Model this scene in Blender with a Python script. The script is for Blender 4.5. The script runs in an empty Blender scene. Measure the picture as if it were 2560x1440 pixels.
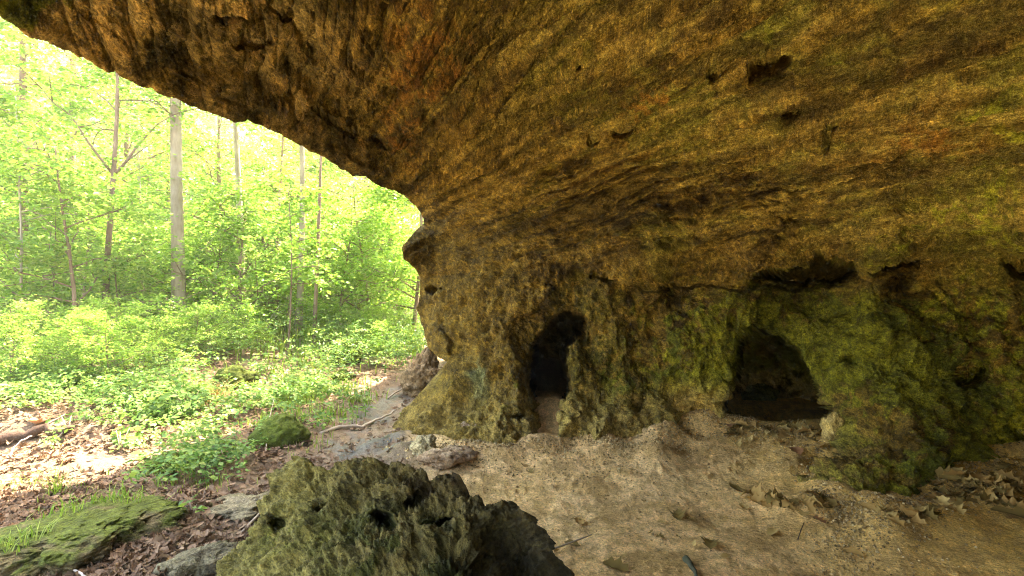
import bpy, math, random
import numpy as np

rng = np.random.default_rng(11)
random.seed(11)
scene = bpy.context.scene
COL = scene.collection
F, CX, CY, CAMZ = 1300.0, 1280.0, 720.0, 1.5      # lens in photo pixels, picture centre, eye height

# ------------------------------------------------------------------ noise
def _hash(ix, iy, iz, s=0):
    h = (ix.astype(np.int64) * 374761393 + iy.astype(np.int64) * 668265263 + iz.astype(np.int64) * 2147483647 + s * 974634777)
    h = (h ^ (h >> 13)) & 0xFFFFFFFF
    h = (h * 1274126177) & 0xFFFFFFFF
    h = (h ^ (h >> 16)) & 0xFFFFFFFF
    h = (h * 2246822519) & 0xFFFFFFFF
    return h ^ (h >> 15)

GR = np.array([[1,1,0],[-1,1,0],[1,-1,0],[-1,-1,0],[1,0,1],[-1,0,1],[1,0,-1],[-1,0,-1],
               [0,1,1],[0,-1,1],[0,1,-1],[0,-1,-1],[1,1,0],[-1,1,0],[0,-1,1],[0,-1,-1]], dtype=np.float32)

def perlin(p, seed=0):
    p = np.asarray(p, dtype=np.float64)
    i = np.floor(p).astype(np.int64)
    f = (p - i).astype(np.float32)
    u = f * f * f * (f * (f * 6 - 15) + 10)
    out = np.zeros(len(p), np.float32)
    for dx in (0, 1):
        wx = u[:, 0] if dx else 1 - u[:, 0]
        for dy in (0, 1):
            wy = u[:, 1] if dy else 1 - u[:, 1]
            for dz in (0, 1):
                wz = u[:, 2] if dz else 1 - u[:, 2]
                g = GR[_hash(i[:, 0] + dx, i[:, 1] + dy, i[:, 2] + dz, seed) & 15]
                d = g[:, 0] * (f[:, 0] - dx) + g[:, 1] * (f[:, 1] - dy) + g[:, 2] * (f[:, 2] - dz)
                out += wx * wy * wz * d
    return out

def fbm(p, octaves=4, seed=0, gain=0.5, lac=2.03, ridged=False):
    out = np.zeros(len(p), np.float32); a = 1.0; p = np.array(p, dtype=np.float64)
    for k in range(octaves):
        n = perlin(p, seed + k * 17)
        out += a * ((0.5 - np.abs(n) * 2) if ridged else n)
        a *= gain; p = p * lac + 3.7
    return out

def worley(p, seed=0):
    p = np.asarray(p, dtype=np.float64); i = np.floor(p).astype(np.int64)
    best = np.full(len(p), 9.0)
    for dx in (-1, 0, 1):
        for dy in (-1, 0, 1):
            for dz in (-1, 0, 1):
                c = i + np.array([dx, dy, dz])
                h = _hash(c[:, 0], c[:, 1], c[:, 2], seed)
                fx = (h & 1023) / 1023.0; fy = ((h >> 10) & 1023) / 1023.0; fz = ((h >> 20) & 1023) / 1023.0
                d = (c[:, 0] + fx - p[:, 0]) ** 2 + (c[:, 1] + fy - p[:, 1]) ** 2 + (c[:, 2] + fz - p[:, 2]) ** 2
                best = np.minimum(best, d)
    return np.sqrt(best).astype(np.float32)

def sstep(a, b, x):
    t = np.clip((x - a) / (b - a), 0, 1)
    return t * t * (3 - 2 * t)

# ------------------------------------------------------------------ mesh helpers
def mesh_from(name, V, faces, mat=None, smooth=True, tint=None, normals=None):
    """faces: an (n,k) integer array, or a list of such arrays."""
    me = bpy.data.meshes.new(name)
    V = np.asarray(V, np.float32)
    fl = faces if isinstance(faces, list) else [faces]
    fl = [np.asarray(f, np.int32) for f in fl if len(f)]
    loops = np.concatenate([f.ravel() for f in fl])
    counts = np.concatenate([np.full(len(f), f.shape[1], np.int32) for f in fl])
    starts = np.concatenate([[0], np.cumsum(counts)[:-1]]).astype(np.int32)
    me.vertices.add(len(V)); me.vertices.foreach_set('co', V.ravel())
    me.loops.add(len(loops)); me.loops.foreach_set('vertex_index', loops)
    me.polygons.add(len(counts)); me.polygons.foreach_set('loop_start', starts); me.polygons.foreach_set('loop_total', counts)
    me.polygons.foreach_set('use_smooth', np.full(len(counts), smooth, bool))
    if tint is not None:
        at = me.attributes.new('tint', 'FLOAT_COLOR', 'POINT')
        c = np.ones((len(V), 4), np.float32); c[:, :tint.shape[1]] = tint
        at.data.foreach_set('color', c.ravel())
    me.update(calc_edges=True); me.validate()
    if normals is not None:
        me.normals_split_custom_set_from_vertices(np.asarray(normals, np.float32))
    if mat: me.materials.append(mat)
    return me

def obj(name, me, parent=None, loc=(0, 0, 0)):
    o = bpy.data.objects.new(name, me); COL.objects.link(o); o.location = loc
    if parent: o.parent = parent
    return o

def tag(o, label=None, cat=None, group=None, kind=None):
    if label: o['label'] = label
    if cat: o['category'] = cat
    if group: o['group'] = group
    if kind: o['kind'] = kind
    return o

def empty(name, loc, rz=0.0):
    o = bpy.data.objects.new(name, None); COL.objects.link(o)
    o.location = loc; o.rotation_euler = (0, 0, rz); o.empty_display_size = 0.1
    return o

def dup(root, loc, rz=0.0, sc=1.0, label=None, group=None):
    r = root.copy(); COL.objects.link(r); r.location = loc; r.rotation_euler = (0, 0, rz); r.scale = (sc, sc, sc)
    if label: r['label'] = label
    if group: r['group'] = group
    for ch in list(root.children):
        c = ch.copy(); COL.objects.link(c); c.parent = r
    return r

def vnormals(V, quads):
    n = np.zeros_like(V, dtype=np.float64)
    a, b, c, d = (V[quads[:, k]] for k in range(4))
    fn = np.cross(c - a, d - b)
    for k in range(4):
        for j in range(3):
            n[:, j] += np.bincount(quads[:, k], weights=fn[:, j], minlength=len(V))
    return (n / (np.linalg.norm(n, axis=1, keepdims=True) + 1e-12)).astype(np.float32)

def tube(points, radii, sides=8):
    """one tapering tube along a polyline -> (V, quads)"""
    P = np.array(points, float); n = len(P); V = []; Q = []
    T = np.gradient(P, axis=0); T /= np.linalg.norm(T, axis=1, keepdims=True) + 1e-9
    up = np.array([0.31, 0.17, 0.93]) if abs(T[0][2]) < 0.8 else np.array([0.9, 0.3, 0.1])
    for k in range(n):
        s = np.cross(T[k], up); s /= np.linalg.norm(s) + 1e-9; u = np.cross(s, T[k])
        for j in range(sides):
            a = 2 * math.pi * j / sides
            V.append(P[k] + radii[k] * (math.cos(a) * s + math.sin(a) * u))
    for k in range(n - 1):
        for j in range(sides):
            j2 = (j + 1) % sides
            Q.append((k * sides + j, k * sides + j2, (k + 1) * sides + j2, (k + 1) * sides + j))
    V.append(P[-1] + T[-1] * radii[-1]); V.append(P[0] - T[0] * radii[0] * .3)
    t = len(V) - 2
    for j in range(sides):
        Q.append(((n - 1) * sides + j, (n - 1) * sides + (j + 1) % sides, t, t))
    Q = [q for q in Q if len(set(q)) == 4]
    tri = [((n - 1) * sides + j, (n - 1) * sides + (j + 1) % sides, t) for j in range(sides)] + [((j + 1) % sides, j, t + 1) for j in range(sides)]
    return np.array(V), np.array(Q, int), np.array(tri, int)

class MB:
    def __init__(s): s.V = []; s.Q = []; s.T = []; s.n = 0
    def tube(s, pts, rad, sides=8):
        V, Q, T = tube(pts, rad, sides)
        s.V.append(V); s.Q.append(Q + s.n); s.T.append(T + s.n); s.n += len(V)
    def mesh(s, name, mat, rough=0.0, freq=8.0):
        V = np.concatenate(s.V)
        if rough:
            for k in range(3): V[:, k] += rough * perlin(V * freq, 50 + k)
        return mesh_from(name, V, [np.concatenate(s.Q), np.concatenate(s.T)], mat)

# ------------------------------------------------------------------ materials
def new_mat(name):
    m = bpy.data.materials.new(name); m.use_nodes = True
    nt = m.node_tree; b = nt.nodes['Principled BSDF']
    return m, nt, b

def N(nt, typ, **kw):
    n = nt.nodes.new(typ)
    for k, v in kw.items():
        if k in n.inputs: n.inputs[k].default_value = v
        else: setattr(n, k, v)
    return n

def noise_node(nt, vec, scale, detail=6, rough=.6, dist=0.0):
    n = N(nt, 'ShaderNodeTexNoise', Scale=scale, Detail=detail, Roughness=rough, Distortion=dist)
    nt.links.new(vec, n.inputs['Vector']); return n

def tinted_rock(name, bumps, fine=((30, .55, 1.5),), rough=0.9, wet=False, blend=False):
    """colour = the tint attribute (mineral/moss colour, some painted shade) times fine mottling; relief from stacked bump noises"""
    m, nt, b = new_mat(name); L = nt.links.new
    tc = N(nt, 'ShaderNodeTexCoord'); vec = tc.outputs['Object']
    at = N(nt, 'ShaderNodeAttribute', attribute_name='tint')
    col = at.outputs['Color']
    def mapped(vs_):
        mp = N(nt, 'ShaderNodeMapping'); mp.vector_type = 'TEXTURE'; mp.inputs['Rotation'].default_value = (0, 0, vs_[3]); mp.inputs['Scale'].default_value = [1 / c_ for c_ in vs_[:3]]
        L(vec, mp.inputs['Vector']); return mp.outputs['Vector']
    for sc, lo, hi, *vs_ in fine:
        nz = noise_node(nt, mapped(vs_[0]) if vs_ else vec, sc, 5, .65)
        mr = N(nt, 'ShaderNodeMapRange'); mr.inputs['From Min'].default_value = .3; mr.inputs['From Max'].default_value = .7
        mr.inputs['To Min'].default_value = lo; mr.inputs['To Max'].default_value = hi
        L(nz.outputs['Fac'], mr.inputs['Value'])
        mx = N(nt, 'ShaderNodeVectorMath', operation='SCALE'); L(col, mx.inputs[0]); L(mr.outputs['Result'], mx.inputs['Scale'])
        col = mx.outputs['Vector']
    L(col, b.inputs['Base Color'])
    prev = None
    for sc, st, di, vscale in bumps:
        v = mapped(vscale) if vscale else vec
        nz = noise_node(nt, v, sc, 8, .62, .3)
        bp = N(nt, 'ShaderNodeBump', Strength=st, Distance=di)
        L(nz.outputs['Fac'], bp.inputs['Height'])
        if blend:
            mr = N(nt, 'ShaderNodeMapRange'); L(at.outputs['Alpha'], mr.inputs['Value'])
            mr.inputs['To Min'].default_value = st * (.25 if vscale else 1); mr.inputs['To Max'].default_value = st * (1 if vscale else .45); L(mr.outputs['Result'], bp.inputs['Strength'])
        if prev: L(prev, bp.inputs['Normal'])
        prev = bp.outputs['Normal']
    L(prev, b.inputs['Normal'])
    b.inputs['Roughness'].default_value = rough
    b.inputs['Specular IOR Level'].default_value = 0.25
    if wet:
        mr = N(nt, 'ShaderNodeMapRange'); L(at.outputs['Alpha'], mr.inputs['Value'])
        mr.inputs['To Min'].default_value = rough; mr.inputs['To Max'].default_value = 0.5
        L(mr.outputs['Result'], b.inputs['Roughness'])
    return m

def leaf_mat(name, cols, trans=0.45, rough=0.5):
    """thin leaf: colour picked per leaf island, diffuse + translucent"""
    m, nt, b = new_mat(name); L = nt.links.new
    g = N(nt, 'ShaderNodeNewGeometry'); oi = N(nt, 'ShaderNodeObjectInfo')
    ad = N(nt, 'ShaderNodeMath', operation='MULTIPLY_ADD'); ad.inputs[1].default_value = .25
    L(oi.outputs['Random'], ad.inputs[0]); L(g.outputs['Random Per Island'], ad.inputs[2])
    md = N(nt, 'ShaderNodeMath', operation='MULTIPLY'); md.inputs[1].default_value = .8; L(ad.outputs[0], md.inputs[0])
    cr = N(nt, 'ShaderNodeValToRGB'); el = cr.color_ramp.elements
    while len(el) < len(cols): el.new(.5)
    for k, c in enumerate(cols):
        el[k].position = k / (len(cols) - 1); el[k].color = (*c, 1)
    L(md.outputs[0], cr.inputs['Fac']); L(cr.outputs['Color'], b.inputs['Base Color'])
    b.inputs['Roughness'].default_value = rough; b.inputs['Specular IOR Level'].default_value = .3
    if trans:
        t = N(nt, 'ShaderNodeBsdfTranslucent'); L(cr.outputs['Color'], t.inputs['Color'])
        mx = N(nt, 'ShaderNodeMixShader'); mx.inputs['Fac'].default_value = trans
        L(b.outputs['BSDF'], mx.inputs[1]); L(t.outputs['BSDF'], mx.inputs[2])
        L(mx.outputs['Shader'], nt.nodes['Material Output'].inputs['Surface'])
    return m

def bark_mat(name, c1, c2, scale=14, bump=.5):
    m, nt, b = new_mat(name); L = nt.links.new
    tc = N(nt, 'ShaderNodeTexCoord')
    mp = N(nt, 'ShaderNodeMapping'); mp.inputs['Scale'].default_value = (1, 1, .22); L(tc.outputs['Object'], mp.inputs['Vector'])
    nz = noise_node(nt, mp.outputs['Vector'], scale, 7, .65)
    n2 = noise_node(nt, tc.outputs['Object'], 2.2, 4, .6)
    cr = N(nt, 'ShaderNodeValToRGB'); cr.color_ramp.elements[0].position = .32; cr.color_ramp.elements[1].position = .68
    cr.color_ramp.elements[0].color = (*c1, 1); cr.color_ramp.elements[1].color = (*c2, 1)
    mm = N(nt, 'ShaderNodeMath', operation='MULTIPLY_ADD'); mm.inputs[1].default_value = .5
    L(nz.outputs['Fac'], mm.inputs[0]); m2 = N(nt, 'ShaderNodeMath', operation='MULTIPLY'); m2.inputs[1].default_value = .5
    L(n2.outputs['Fac'], m2.inputs[0]); L(m2.outputs[0], mm.inputs[2])
    L(mm.outputs[0], cr.inputs['Fac']); L(cr.outputs['Color'], b.inputs['Base Color'])
    bp = N(nt, 'ShaderNodeBump', Strength=bump, Distance=.03); L(nz.outputs['Fac'], bp.inputs['Height']); L(bp.outputs['Normal'], b.inputs['Normal'])
    b.inputs['Roughness'].default_value = .9; b.inputs['Specular IOR Level'].default_value = .2
    return m

STR = (2.0, .6, 1.8, math.radians(27))
M = {}
M['rock'] = tinted_rock('cave_rock', [(3, .8, .16, STR), (5, .7, .10, None), (9, .9, .07, STR), (26, 1.0, .03, STR), (30, 1.0, .04, None), (90, .8, .012, None)],
                        ((6, .6, 1.35, STR), (13, .5, 1.5), (38, .45, 1.55), (100, .4, 1.65)), blend=True)
M['boulder'] = tinted_rock('pitted_rock', [(9, .5, .05, None), (34, .8, .022, None), (120, .6, .007, None)], ((12, .6, 1.4), (50, .5, 1.5), (130, .5, 1.5)))
M['ground'] = tinted_rock('forest_soil', [(8, .4, .05, None), (32, .8, .02, None), (70, .9, .012, None), (190, .8, .005, None)], ((12, .8, 1.2), (55, .6, 1.4), (170, .72, 1.28)), wet=True)
M['moss'] = tinted_rock('moss_cushion', [(60, .8, .02, None), (220, .9, .008, None)], ((40, .6, 1.4), (150, .7, 1.4)))
M['leaf'] = leaf_mat('green_leaf', [(.095, .23, .025), (.17, .34, .04), (.29, .45, .06), (.44, .53, .12)], .5)
M['leaf_low'] = leaf_mat('undergrowth_leaf', [(.07, .15, .03), (.10, .22, .045), (.16, .28, .05), (.28, .37, .06)], .42)
M['grass'] = leaf_mat('grass_blade', [(.10, .20, .02), (.18, .30, .03), (.34, .40, .08)], .45)
M['dry'] = leaf_mat('dry_leaf', [(.16, .085, .022), (.30, .17, .05), (.44, .28, .09), (.23, .115, .03)], .06, .75)
M['litter'] = leaf_mat('litter_leaf', [(.08, .043, .022), (.16, .095, .05), (.25, .165, .095), (.12, .062, .03)], .06, .75)
M['dry_dark'] = leaf_mat('dry_leaf_dark', [(.10, .07, .018), (.17, .115, .03), (.24, .165, .045)], .05, .75)
M['dry_pale'] = leaf_mat('dry_leaf_pale', [(.42, .29, .10), (.52, .37, .13)], .06, .7)
M['dry_red'] = leaf_mat('dry_leaf_red', [(.30, .14, .06), (.36, .18, .08)], .06, .7)
M['bark'] = bark_mat('grey_bark', (.15, .12, .075), (.36, .31, .22))
M['bark_brown'] = bark_mat('brown_bark', (.10, .065, .04), (.27, .19, .13))
M['bark_pale'] = bark_mat('pale_bark', (.22, .19, .14), (.45, .4, .32))
M['twig'] = bark_mat('dry_twig', (.25, .19, .13), (.5, .42, .32), 30, .3)
M['twig_white'] = bark_mat('bleached_twig', (.4, .37, .32), (.6, .56, .5), 30, .2)
M['log'] = bark_mat('rotting_wood', (.035, .022, .015), (.12, .075, .05), 18, .7)
M['stick_grey'] = bark_mat('weathered_wood', (.05, .055, .035), (.12, .125, .08), 40, .4)

# ------------------------------------------------------------------ camera, sky, sun
cd = bpy.data.cameras.new('camera'); cam = bpy.data.objects.new('camera', cd); COL.objects.link(cam)
cam.location = (0, 0, CAMZ); cam.rotation_euler = (math.radians(90), 0, 0)
cd.sensor_width = 36; cd.lens = 36 * F / 2560; cd.clip_start = .02; cd.clip_end = 2000
scene.camera = cam
SUN = np.array([.30, .42, .86]); SUN /= np.linalg.norm(SUN)
sd = bpy.data.lights.new('sun', 'SUN'); so = bpy.data.objects.new('sun', sd); COL.objects.link(so)
sd.energy = 4.0; sd.angle = math.radians(.5); sd.color = (1, .95, .86)
from mathutils import Vector
so.rotation_euler = Vector(SUN).to_track_quat('Z', 'Y').to_euler(); so.location = (0, 0, 20)
w = bpy.data.worlds.new('World'); scene.world = w; w.use_nodes = True
sk = w.node_tree.nodes.new('ShaderNodeTexSky'); sk.sky_type = 'NISHITA'; sk.sun_disc = False
sk.sun_elevation = math.asin(SUN[2]); sk.sun_rotation = math.atan2(SUN[0], SUN[1])
sk.dust_density = 3.0; sk.air_density = 1.0
w.node_tree.links.new(sk.outputs['Color'], w.node_tree.nodes['Background'].inputs['Color'])
w.node_tree.nodes['Background'].inputs['Strength'].default_value = .15
vs = scene.view_settings; vs.view_transform = 'Standard'; vs.look = 'None'; vs.gamma = 1; vs.use_curve_mapping = False
vs.exposure = 4.05
vs.use_white_balance = True; vs.white_balance_temperature = 7600; vs.white_balance_tint = 15
scene.cycles.max_bounces = 10; scene.cycles.diffuse_bounces = 6; scene.cycles.transmission_bounces = 4
scene.cycles.use_denoising = True; scene.cycles.filter_width = 1.1; scene.cycles.denoising_prefilter = 'NONE'
try: scene.cycles.denoiser = 'OPENIMAGEDENOISE'
except Exception: pass
scene.cycles.sample_clamp_indirect = 6

# ------------------------------------------------------------------ terrain height
CONTACT = np.array([[(u - CX) * 1.42 * F / ((v - CY) * F), 1.42 * F / (v - CY)] for u, v in [(985,1085),(1130,1125),(1290,1120),(1480,1105),(1600,1120),(1740,1070),(1850,1060),(2040,1110),(2060,1270),(2200,1285),(2350,1225),(2560,1160),(2900,1160)]])
def G(x, y):
    x = np.atleast_1d(np.asarray(x, float)); y = np.atleast_1d(np.asarray(y, float))
    z = .14 * sstep(4.3, 6.6, y) * sstep(-1.0, .4, x) * sstep(12, 8, y)
    z = z + .10 * sstep(1.0, 3.5, x) * sstep(2.5, 4.5, y)
    z = z + .30 * sstep(-2.6, -5.5, x) * sstep(3.5, 6.5, y)
    z = z + .018 * np.clip(y - 9, 0, 60) * sstep(0, 1, y)
    p = np.stack([x, y, np.zeros_like(x)], 1)
    out = .5 * sstep(-1.6, -2.6, x) + .5 * sstep(6, 9, y)
    z = z + .05 * perlin(p * .8, 5) + (.02 + .05 * np.clip(out, 0, 1)) * perlin(p * 2.1, 6)
    # the wet track beside the nose lies a little lower
    z = z - .07 * np.exp(-((x + 1.5) / .5) ** 2) * sstep(3.5, 5, y) * sstep(9, 7, y)
    CP = CONTACT; dd_ = np.full(len(x), 9.0)
    for k in range(len(CP) - 1):
        a, b = CP[k], CP[k + 1]; e = b - a; t = np.clip(((x - a[0]) * e[0] + (y - a[1]) * e[1]) / (e @ e), 0, 1)
        dd_ = np.minimum(dd_, np.hypot(x - a[0] - t * e[0], y - a[1] - t * e[1]))
    z = z + .10 * np.exp(-(dd_ / .30) ** 2) * (1 - .9 * np.exp(-((x - 2.7) / .6) ** 2 - ((y - 5.2) / .6) ** 2)) * (1 + 1.2 * perlin(p * 2.7, 8))
    z = z + .17 * np.exp(-((x - .46) / .30) ** 2 - ((y - 5.85) / .42) ** 2)
    # the alcove floors drop away behind their sills
    z = z - .55 * sstep(6.35, 7.2, y) * sstep(-.1, .25, x) * sstep(1.7, 1.4, x) * sstep(11, 10, y) - .5 * sstep(5.35, 6.2, y) * sstep(1.9, 2.3, x) * sstep(11, 10, y)
    # a hollow under the rotting log
    z = z - .10 * np.exp(-((x + 4.7) / .9) ** 2 - ((y - 4.75) / .3) ** 2)
    return z

def g1(x, y): return float(G(x, y)[0])
def W(px, py, Y): return np.array([(px - CX) * Y / F, Y, CAMZ - (py - CY) * Y / F])
def GP(px, py):
    z = 0.0
    for _ in range(25):
        Y = (CAMZ - z) * F / (py - CY); x = (px - CX) * Y / F
        z = .5 * z + .5 * g1(x, Y)
    return np.array([x, Y, g1(x, Y)])

# ------------------------------------------------------------------ smooth depth from a few surveyed points (thin plate spline of 1/distance)
def tps_fit(pts):
    p = np.array(pts, float); n = len(p); xy = p[:, :2] / 1000; v = 1 / p[:, 2]
    d = np.linalg.norm(xy[:, None] - xy[None], axis=2)
    K = np.where(d > 0, d * d * np.log(d + 1e-12), 0) + np.eye(n) * 2e-4
    A = np.zeros((n + 3, n + 3)); A[:n, :n] = K; A[:n, n] = 1; A[:n, n + 1:] = xy; A[n, :n] = 1; A[n + 1:, :n] = xy.T
    return xy, np.linalg.solve(A, np.concatenate([v, [0, 0, 0]]))

def tps_eval(fit, x, y):
    xy, w_ = fit; n = len(xy); out = np.zeros(len(x))
    for s in range(0, len(x), 40000):
        q = np.stack([x[s:s + 40000], y[s:s + 40000]], 1) / 1000
        d2 = ((q[:, None] - xy[None]) ** 2).sum(2)
        out[s:s + 40000] = (.5 * d2 * np.log(d2 + 1e-12)) @ w_[:n] + w_[n] + q @ w_[n + 1:]
    return out

def poly_sd(poly, x, y):
    """signed distance to a polygon, positive inside"""
    P = np.array(poly, float); n = len(P)
    d = np.full(len(x), 1e9); ins = np.zeros(len(x), bool)
    for k in range(n):
        a, b = P[k], P[(k + 1) % n]; e = b - a
        t = np.clip(((x - a[0]) * e[0] + (y - a[1]) * e[1]) / (e @ e + 1e-9), 0, 1)
        d = np.minimum(d, (x - a[0] - t * e[0]) ** 2 + (y - a[1] - t * e[1]) ** 2)
        c = ((a[1] > y) != (b[1] > y)) & (x < (b[0] - a[0]) * (y - a[1]) / (b[1] - a[1] + 1e-12) + a[0])
        ins ^= c
    d = np.sqrt(d); return np.where(ins, d, -d)

def rough_poly(poly, keep, amp, step=7, seed=3):
    """subdivide the outline and roughen it; edges listed in keep stay straight"""
    out = []; P = np.array(poly, float); n = len(P)
    for k in range(n):
        a, b = P[k], P[(k + 1) % n]; L_ = np.linalg.norm(b - a); m = max(1, int(L_ / step)) if k not in keep else 1
        for j in range(m):
            q = a + (b - a) * j / m
            if k not in keep:
                nn = np.array([[q[0] * .021, q[1] * .021, 0]]); n2 = np.array([[q[0] * .07, q[1] * .07, 5]])
                o = amp * (perlin(nn, seed)[0] * 1.6 + perlin(n2, seed + 1)[0] * .7)
                t = (b - a) / (L_ + 1e-9); q = q + o * np.array([-t[1], t[0]])
            out.append(q)
    return np.array(out)

def sheet(xs, ys, poly, fit, feats, rim, seed, snap=True):
    """rock face seen inside an outline: returns vertices, quads, pixel coords (in-face vertices first, then rim rings)"""
    X, Y_ = np.meshgrid(xs, ys); px, py = X.ravel(), Y_.ravel(); nx, ny = len(xs), len(ys)
    sd_ = np.empty(len(px))
    for s in range(0, len(px), 60000): sd_[s:s + 60000] = poly_sd(poly, px[s:s + 60000], py[s:s + 60000])
    ins = sd_ > 0
    I = np.arange(nx * ny).reshape(ny, nx)
    q = np.stack([I[:-1, :-1].ravel(), I[1:, :-1].ravel(), I[1:, 1:].ravel(), I[:-1, 1:].ravel()], 1)
    q = q[ins[q].all(1)]
    used = np.unique(q); mp = np.full(nx * ny, -1); mp[used] = np.arange(len(used)); q = mp[q]
    px, py = px[used].copy(), py[used].copy()
    e = np.concatenate([q[:, [0, 1]], q[:, [1, 2]], q[:, [2, 3]], q[:, [3, 0]]])
    key = np.sort(e, 1); kk = key[:, 0].astype(np.int64) * len(px) + key[:, 1]
    _, inv, cnt = np.unique(kk, return_inverse=True, return_counts=True)
    be = e[cnt[inv] == 1]; bv = np.unique(be)
    if snap:                                     # move rim vertices onto the outline
        P = poly; a = P; b = np.roll(P, -1, 0); ee = b - a
        for v in bv:
            pt = np.array([px[v], py[v]]); t = np.clip(((pt - a) * ee).sum(1) / ((ee ** 2).sum(1) + 1e-9), 0, 1)
            c = a + t[:, None] * ee; d = ((c - pt) ** 2).sum(1); k = d.argmin()
            if d[k] < 30 ** 2: px[v], py[v] = c[k]
    # feature recesses, their outlines broken by noise
    wq = np.stack([px * .012, py * .012, np.zeros_like(px)], 1); wq2 = wq * 4.1
    wx = px + 16 * perlin(wq, seed) + 9 * perlin(wq2, seed + 1); wy = py + 16 * perlin(wq, seed + 2) + 9 * perlin(wq2, seed + 3)
    Yd = 1 / np.clip(tps_eval(fit, px, py), .02, 3)
    Y0 = Yd.copy()
    for f in feats:
        if f[0] == 'e':
            _, cx, cy, rx, ry, ang, dep, soft = f
            c, s_ = math.cos(math.radians(ang)), math.sin(math.radians(ang))
            u = ((wx - cx) * c + (wy - cy) * s_) / rx; v = (-(wx - cx) * s_ + (wy - cy) * c) / ry
            Yd += dep * sstep(0, soft, 1 - np.sqrt(u * u + v * v))
        else:
            _, pl, dep, soft = f; pl = np.array(pl, float)
            m = (wx > pl[:, 0].min() - 2) & (wx < pl[:, 0].max() + 2) & (wy > pl[:, 1].min() - 2) & (wy < pl[:, 1].max() + 2)
            if m.any(): Yd[m] += dep * sstep(0, soft, poly_sd(pl, wx[m], wy[m]))
    V = np.stack([(px - CX) * Yd / F, Yd, CAMZ - (py - CY) * Yd / F], 1)
    V0 = np.stack([(px - CX) * Y0 / F, Y0, CAMZ - (py - CY) * Y0 / F], 1)
    return V, q, px, py, be, bv, V0, sd_[used]

def add_rim(V, q, px, py, be, bv, steps, mode):
    """close a sheet behind its outline: rings of vertices along mode(v)'s directions"""
    n0 = len(V); ring_prev = {v: v for v in bv}; VV = [V]; QQ = [q]; PX = [px]; PY = [py]; base = n0
    dirs = mode(V[bv], px[bv], py[bv])            # list of arrays, one per step
    for st in range(len(dirs)):
        VV.append(dirs[st]); PX.append(px[bv]); PY.append(py[bv])
        ring = {v: base + k for k, v in enumerate(bv)}
        QQ.append(np.array([(ring_prev[b], ring_prev[a], ring[a], ring[b]) for a, b in be]))
        ring_prev = ring; base += len(bv)
    return np.concatenate(VV), np.concatenate(QQ), np.concatenate(PX), np.concatenate(PY)

def mixc(base, col, fac):
    return base * (1 - fac[:, None]) + np.array(col) * fac[:, None]

# ================================================================== THE ROCK SHELTER
ctrl = [
 # lip of the overhang, from beside the camera to the nose
 (-1800,-752,1.03),(-900,-356,1.41),(-400,-136,1.78),(0,40,2.24),(200,150,2.57),(430,245,3.1),(600,305,3.66),(800,395,4.65),(940,455,5.74),(1010,490,6.3),
 # nose
 (1055,545,6.35),(1010,620,5.9),(1050,690,6.1),(1045,760,6.1),(1070,850,6.0),(1130,880,5.75),(1080,960,5.6),(1000,1060,5.6),(1000,1150,5.5),
 # roof
 (300,0,2.36),(550,0,2.62),(900,0,3.0),(1280,0,3.05),(1600,0,3.0),(2000,0,2.85),(2560,0,2.45),(700,200,3.55),(900,300,4.45),(560,180,3.25),
 (1100,300,4.6),(1100,420,5.6),(1300,250,4.4),(1540,330,4.6),(1940,160,3.25),(1900,420,4.35),(2300,330,3.4),(2560,270,2.95),(1350,420,5.25),
 (-300,-600,1.35),(600,-900,1.25),(1280,-900,1.35),(2200,-900,1.3),(3200,-900,1.2),(1280,-2600,.62),(-600,-2600,.5),(3000,-2600,.55),(4200,-2600,.5),(-1600,-1600,.72),
 # wall above the ledge
 (1150,560,6.0),(1300,600,5.45),(1500,560,5.05),(1700,560,4.8),(2000,550,4.4),(2300,550,3.95),(2560,540,3.5),
 (1200,700,5.6),(1400,680,5.35),(1500,650,5.2),
 # under the ledge
 (1700,714,5.5),(2000,704,5.32),(2300,684,4.72),(2560,670,4.3),(1950,630,4.52),(1650,640,4.92),(2250,615,4.1),
 # lower wall
 (1200,850,5.45),(1290,780,5.4),(1500,780,5.3),(1700,850,5.15),(1900,780,4.95),(2200,780,4.5),(2500,800,4.45),
 (1150,1000,5.3),(1250,1000,5.15),(1290,1110,4.95),(1200,1120,4.95),(1480,950,5.15),(1490,1090,4.95),(1600,1110,4.9),(1640,1000,5.3),(1740,1060,5.4),(1780,950,5.2),
 (2000,1000,4.95),(2050,1090,4.75),(2060,1260,3.7),(2110,1150,4.0),(2200,1000,4.15),(2200,1150,3.85),(2200,1270,3.55),(2350,1200,3.85),(2400,1000,4.3),
 (2450,1150,4.35),(2560,1000,4.4),(2560,1140,4.55),(1740,1300,5.3),(2060,1500,3.6),(1300,1500,4.8),(1000,1500,5.4),(2560,1500,4.4),
 # beyond the frame to the right
 (3200,0,2.1),(3200,500,2.6),(3200,900,3.4),(3200,1400,3.4),(4200,0,1.7),(4200,700,2.0),(4200,1400,2.2),
]
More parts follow.
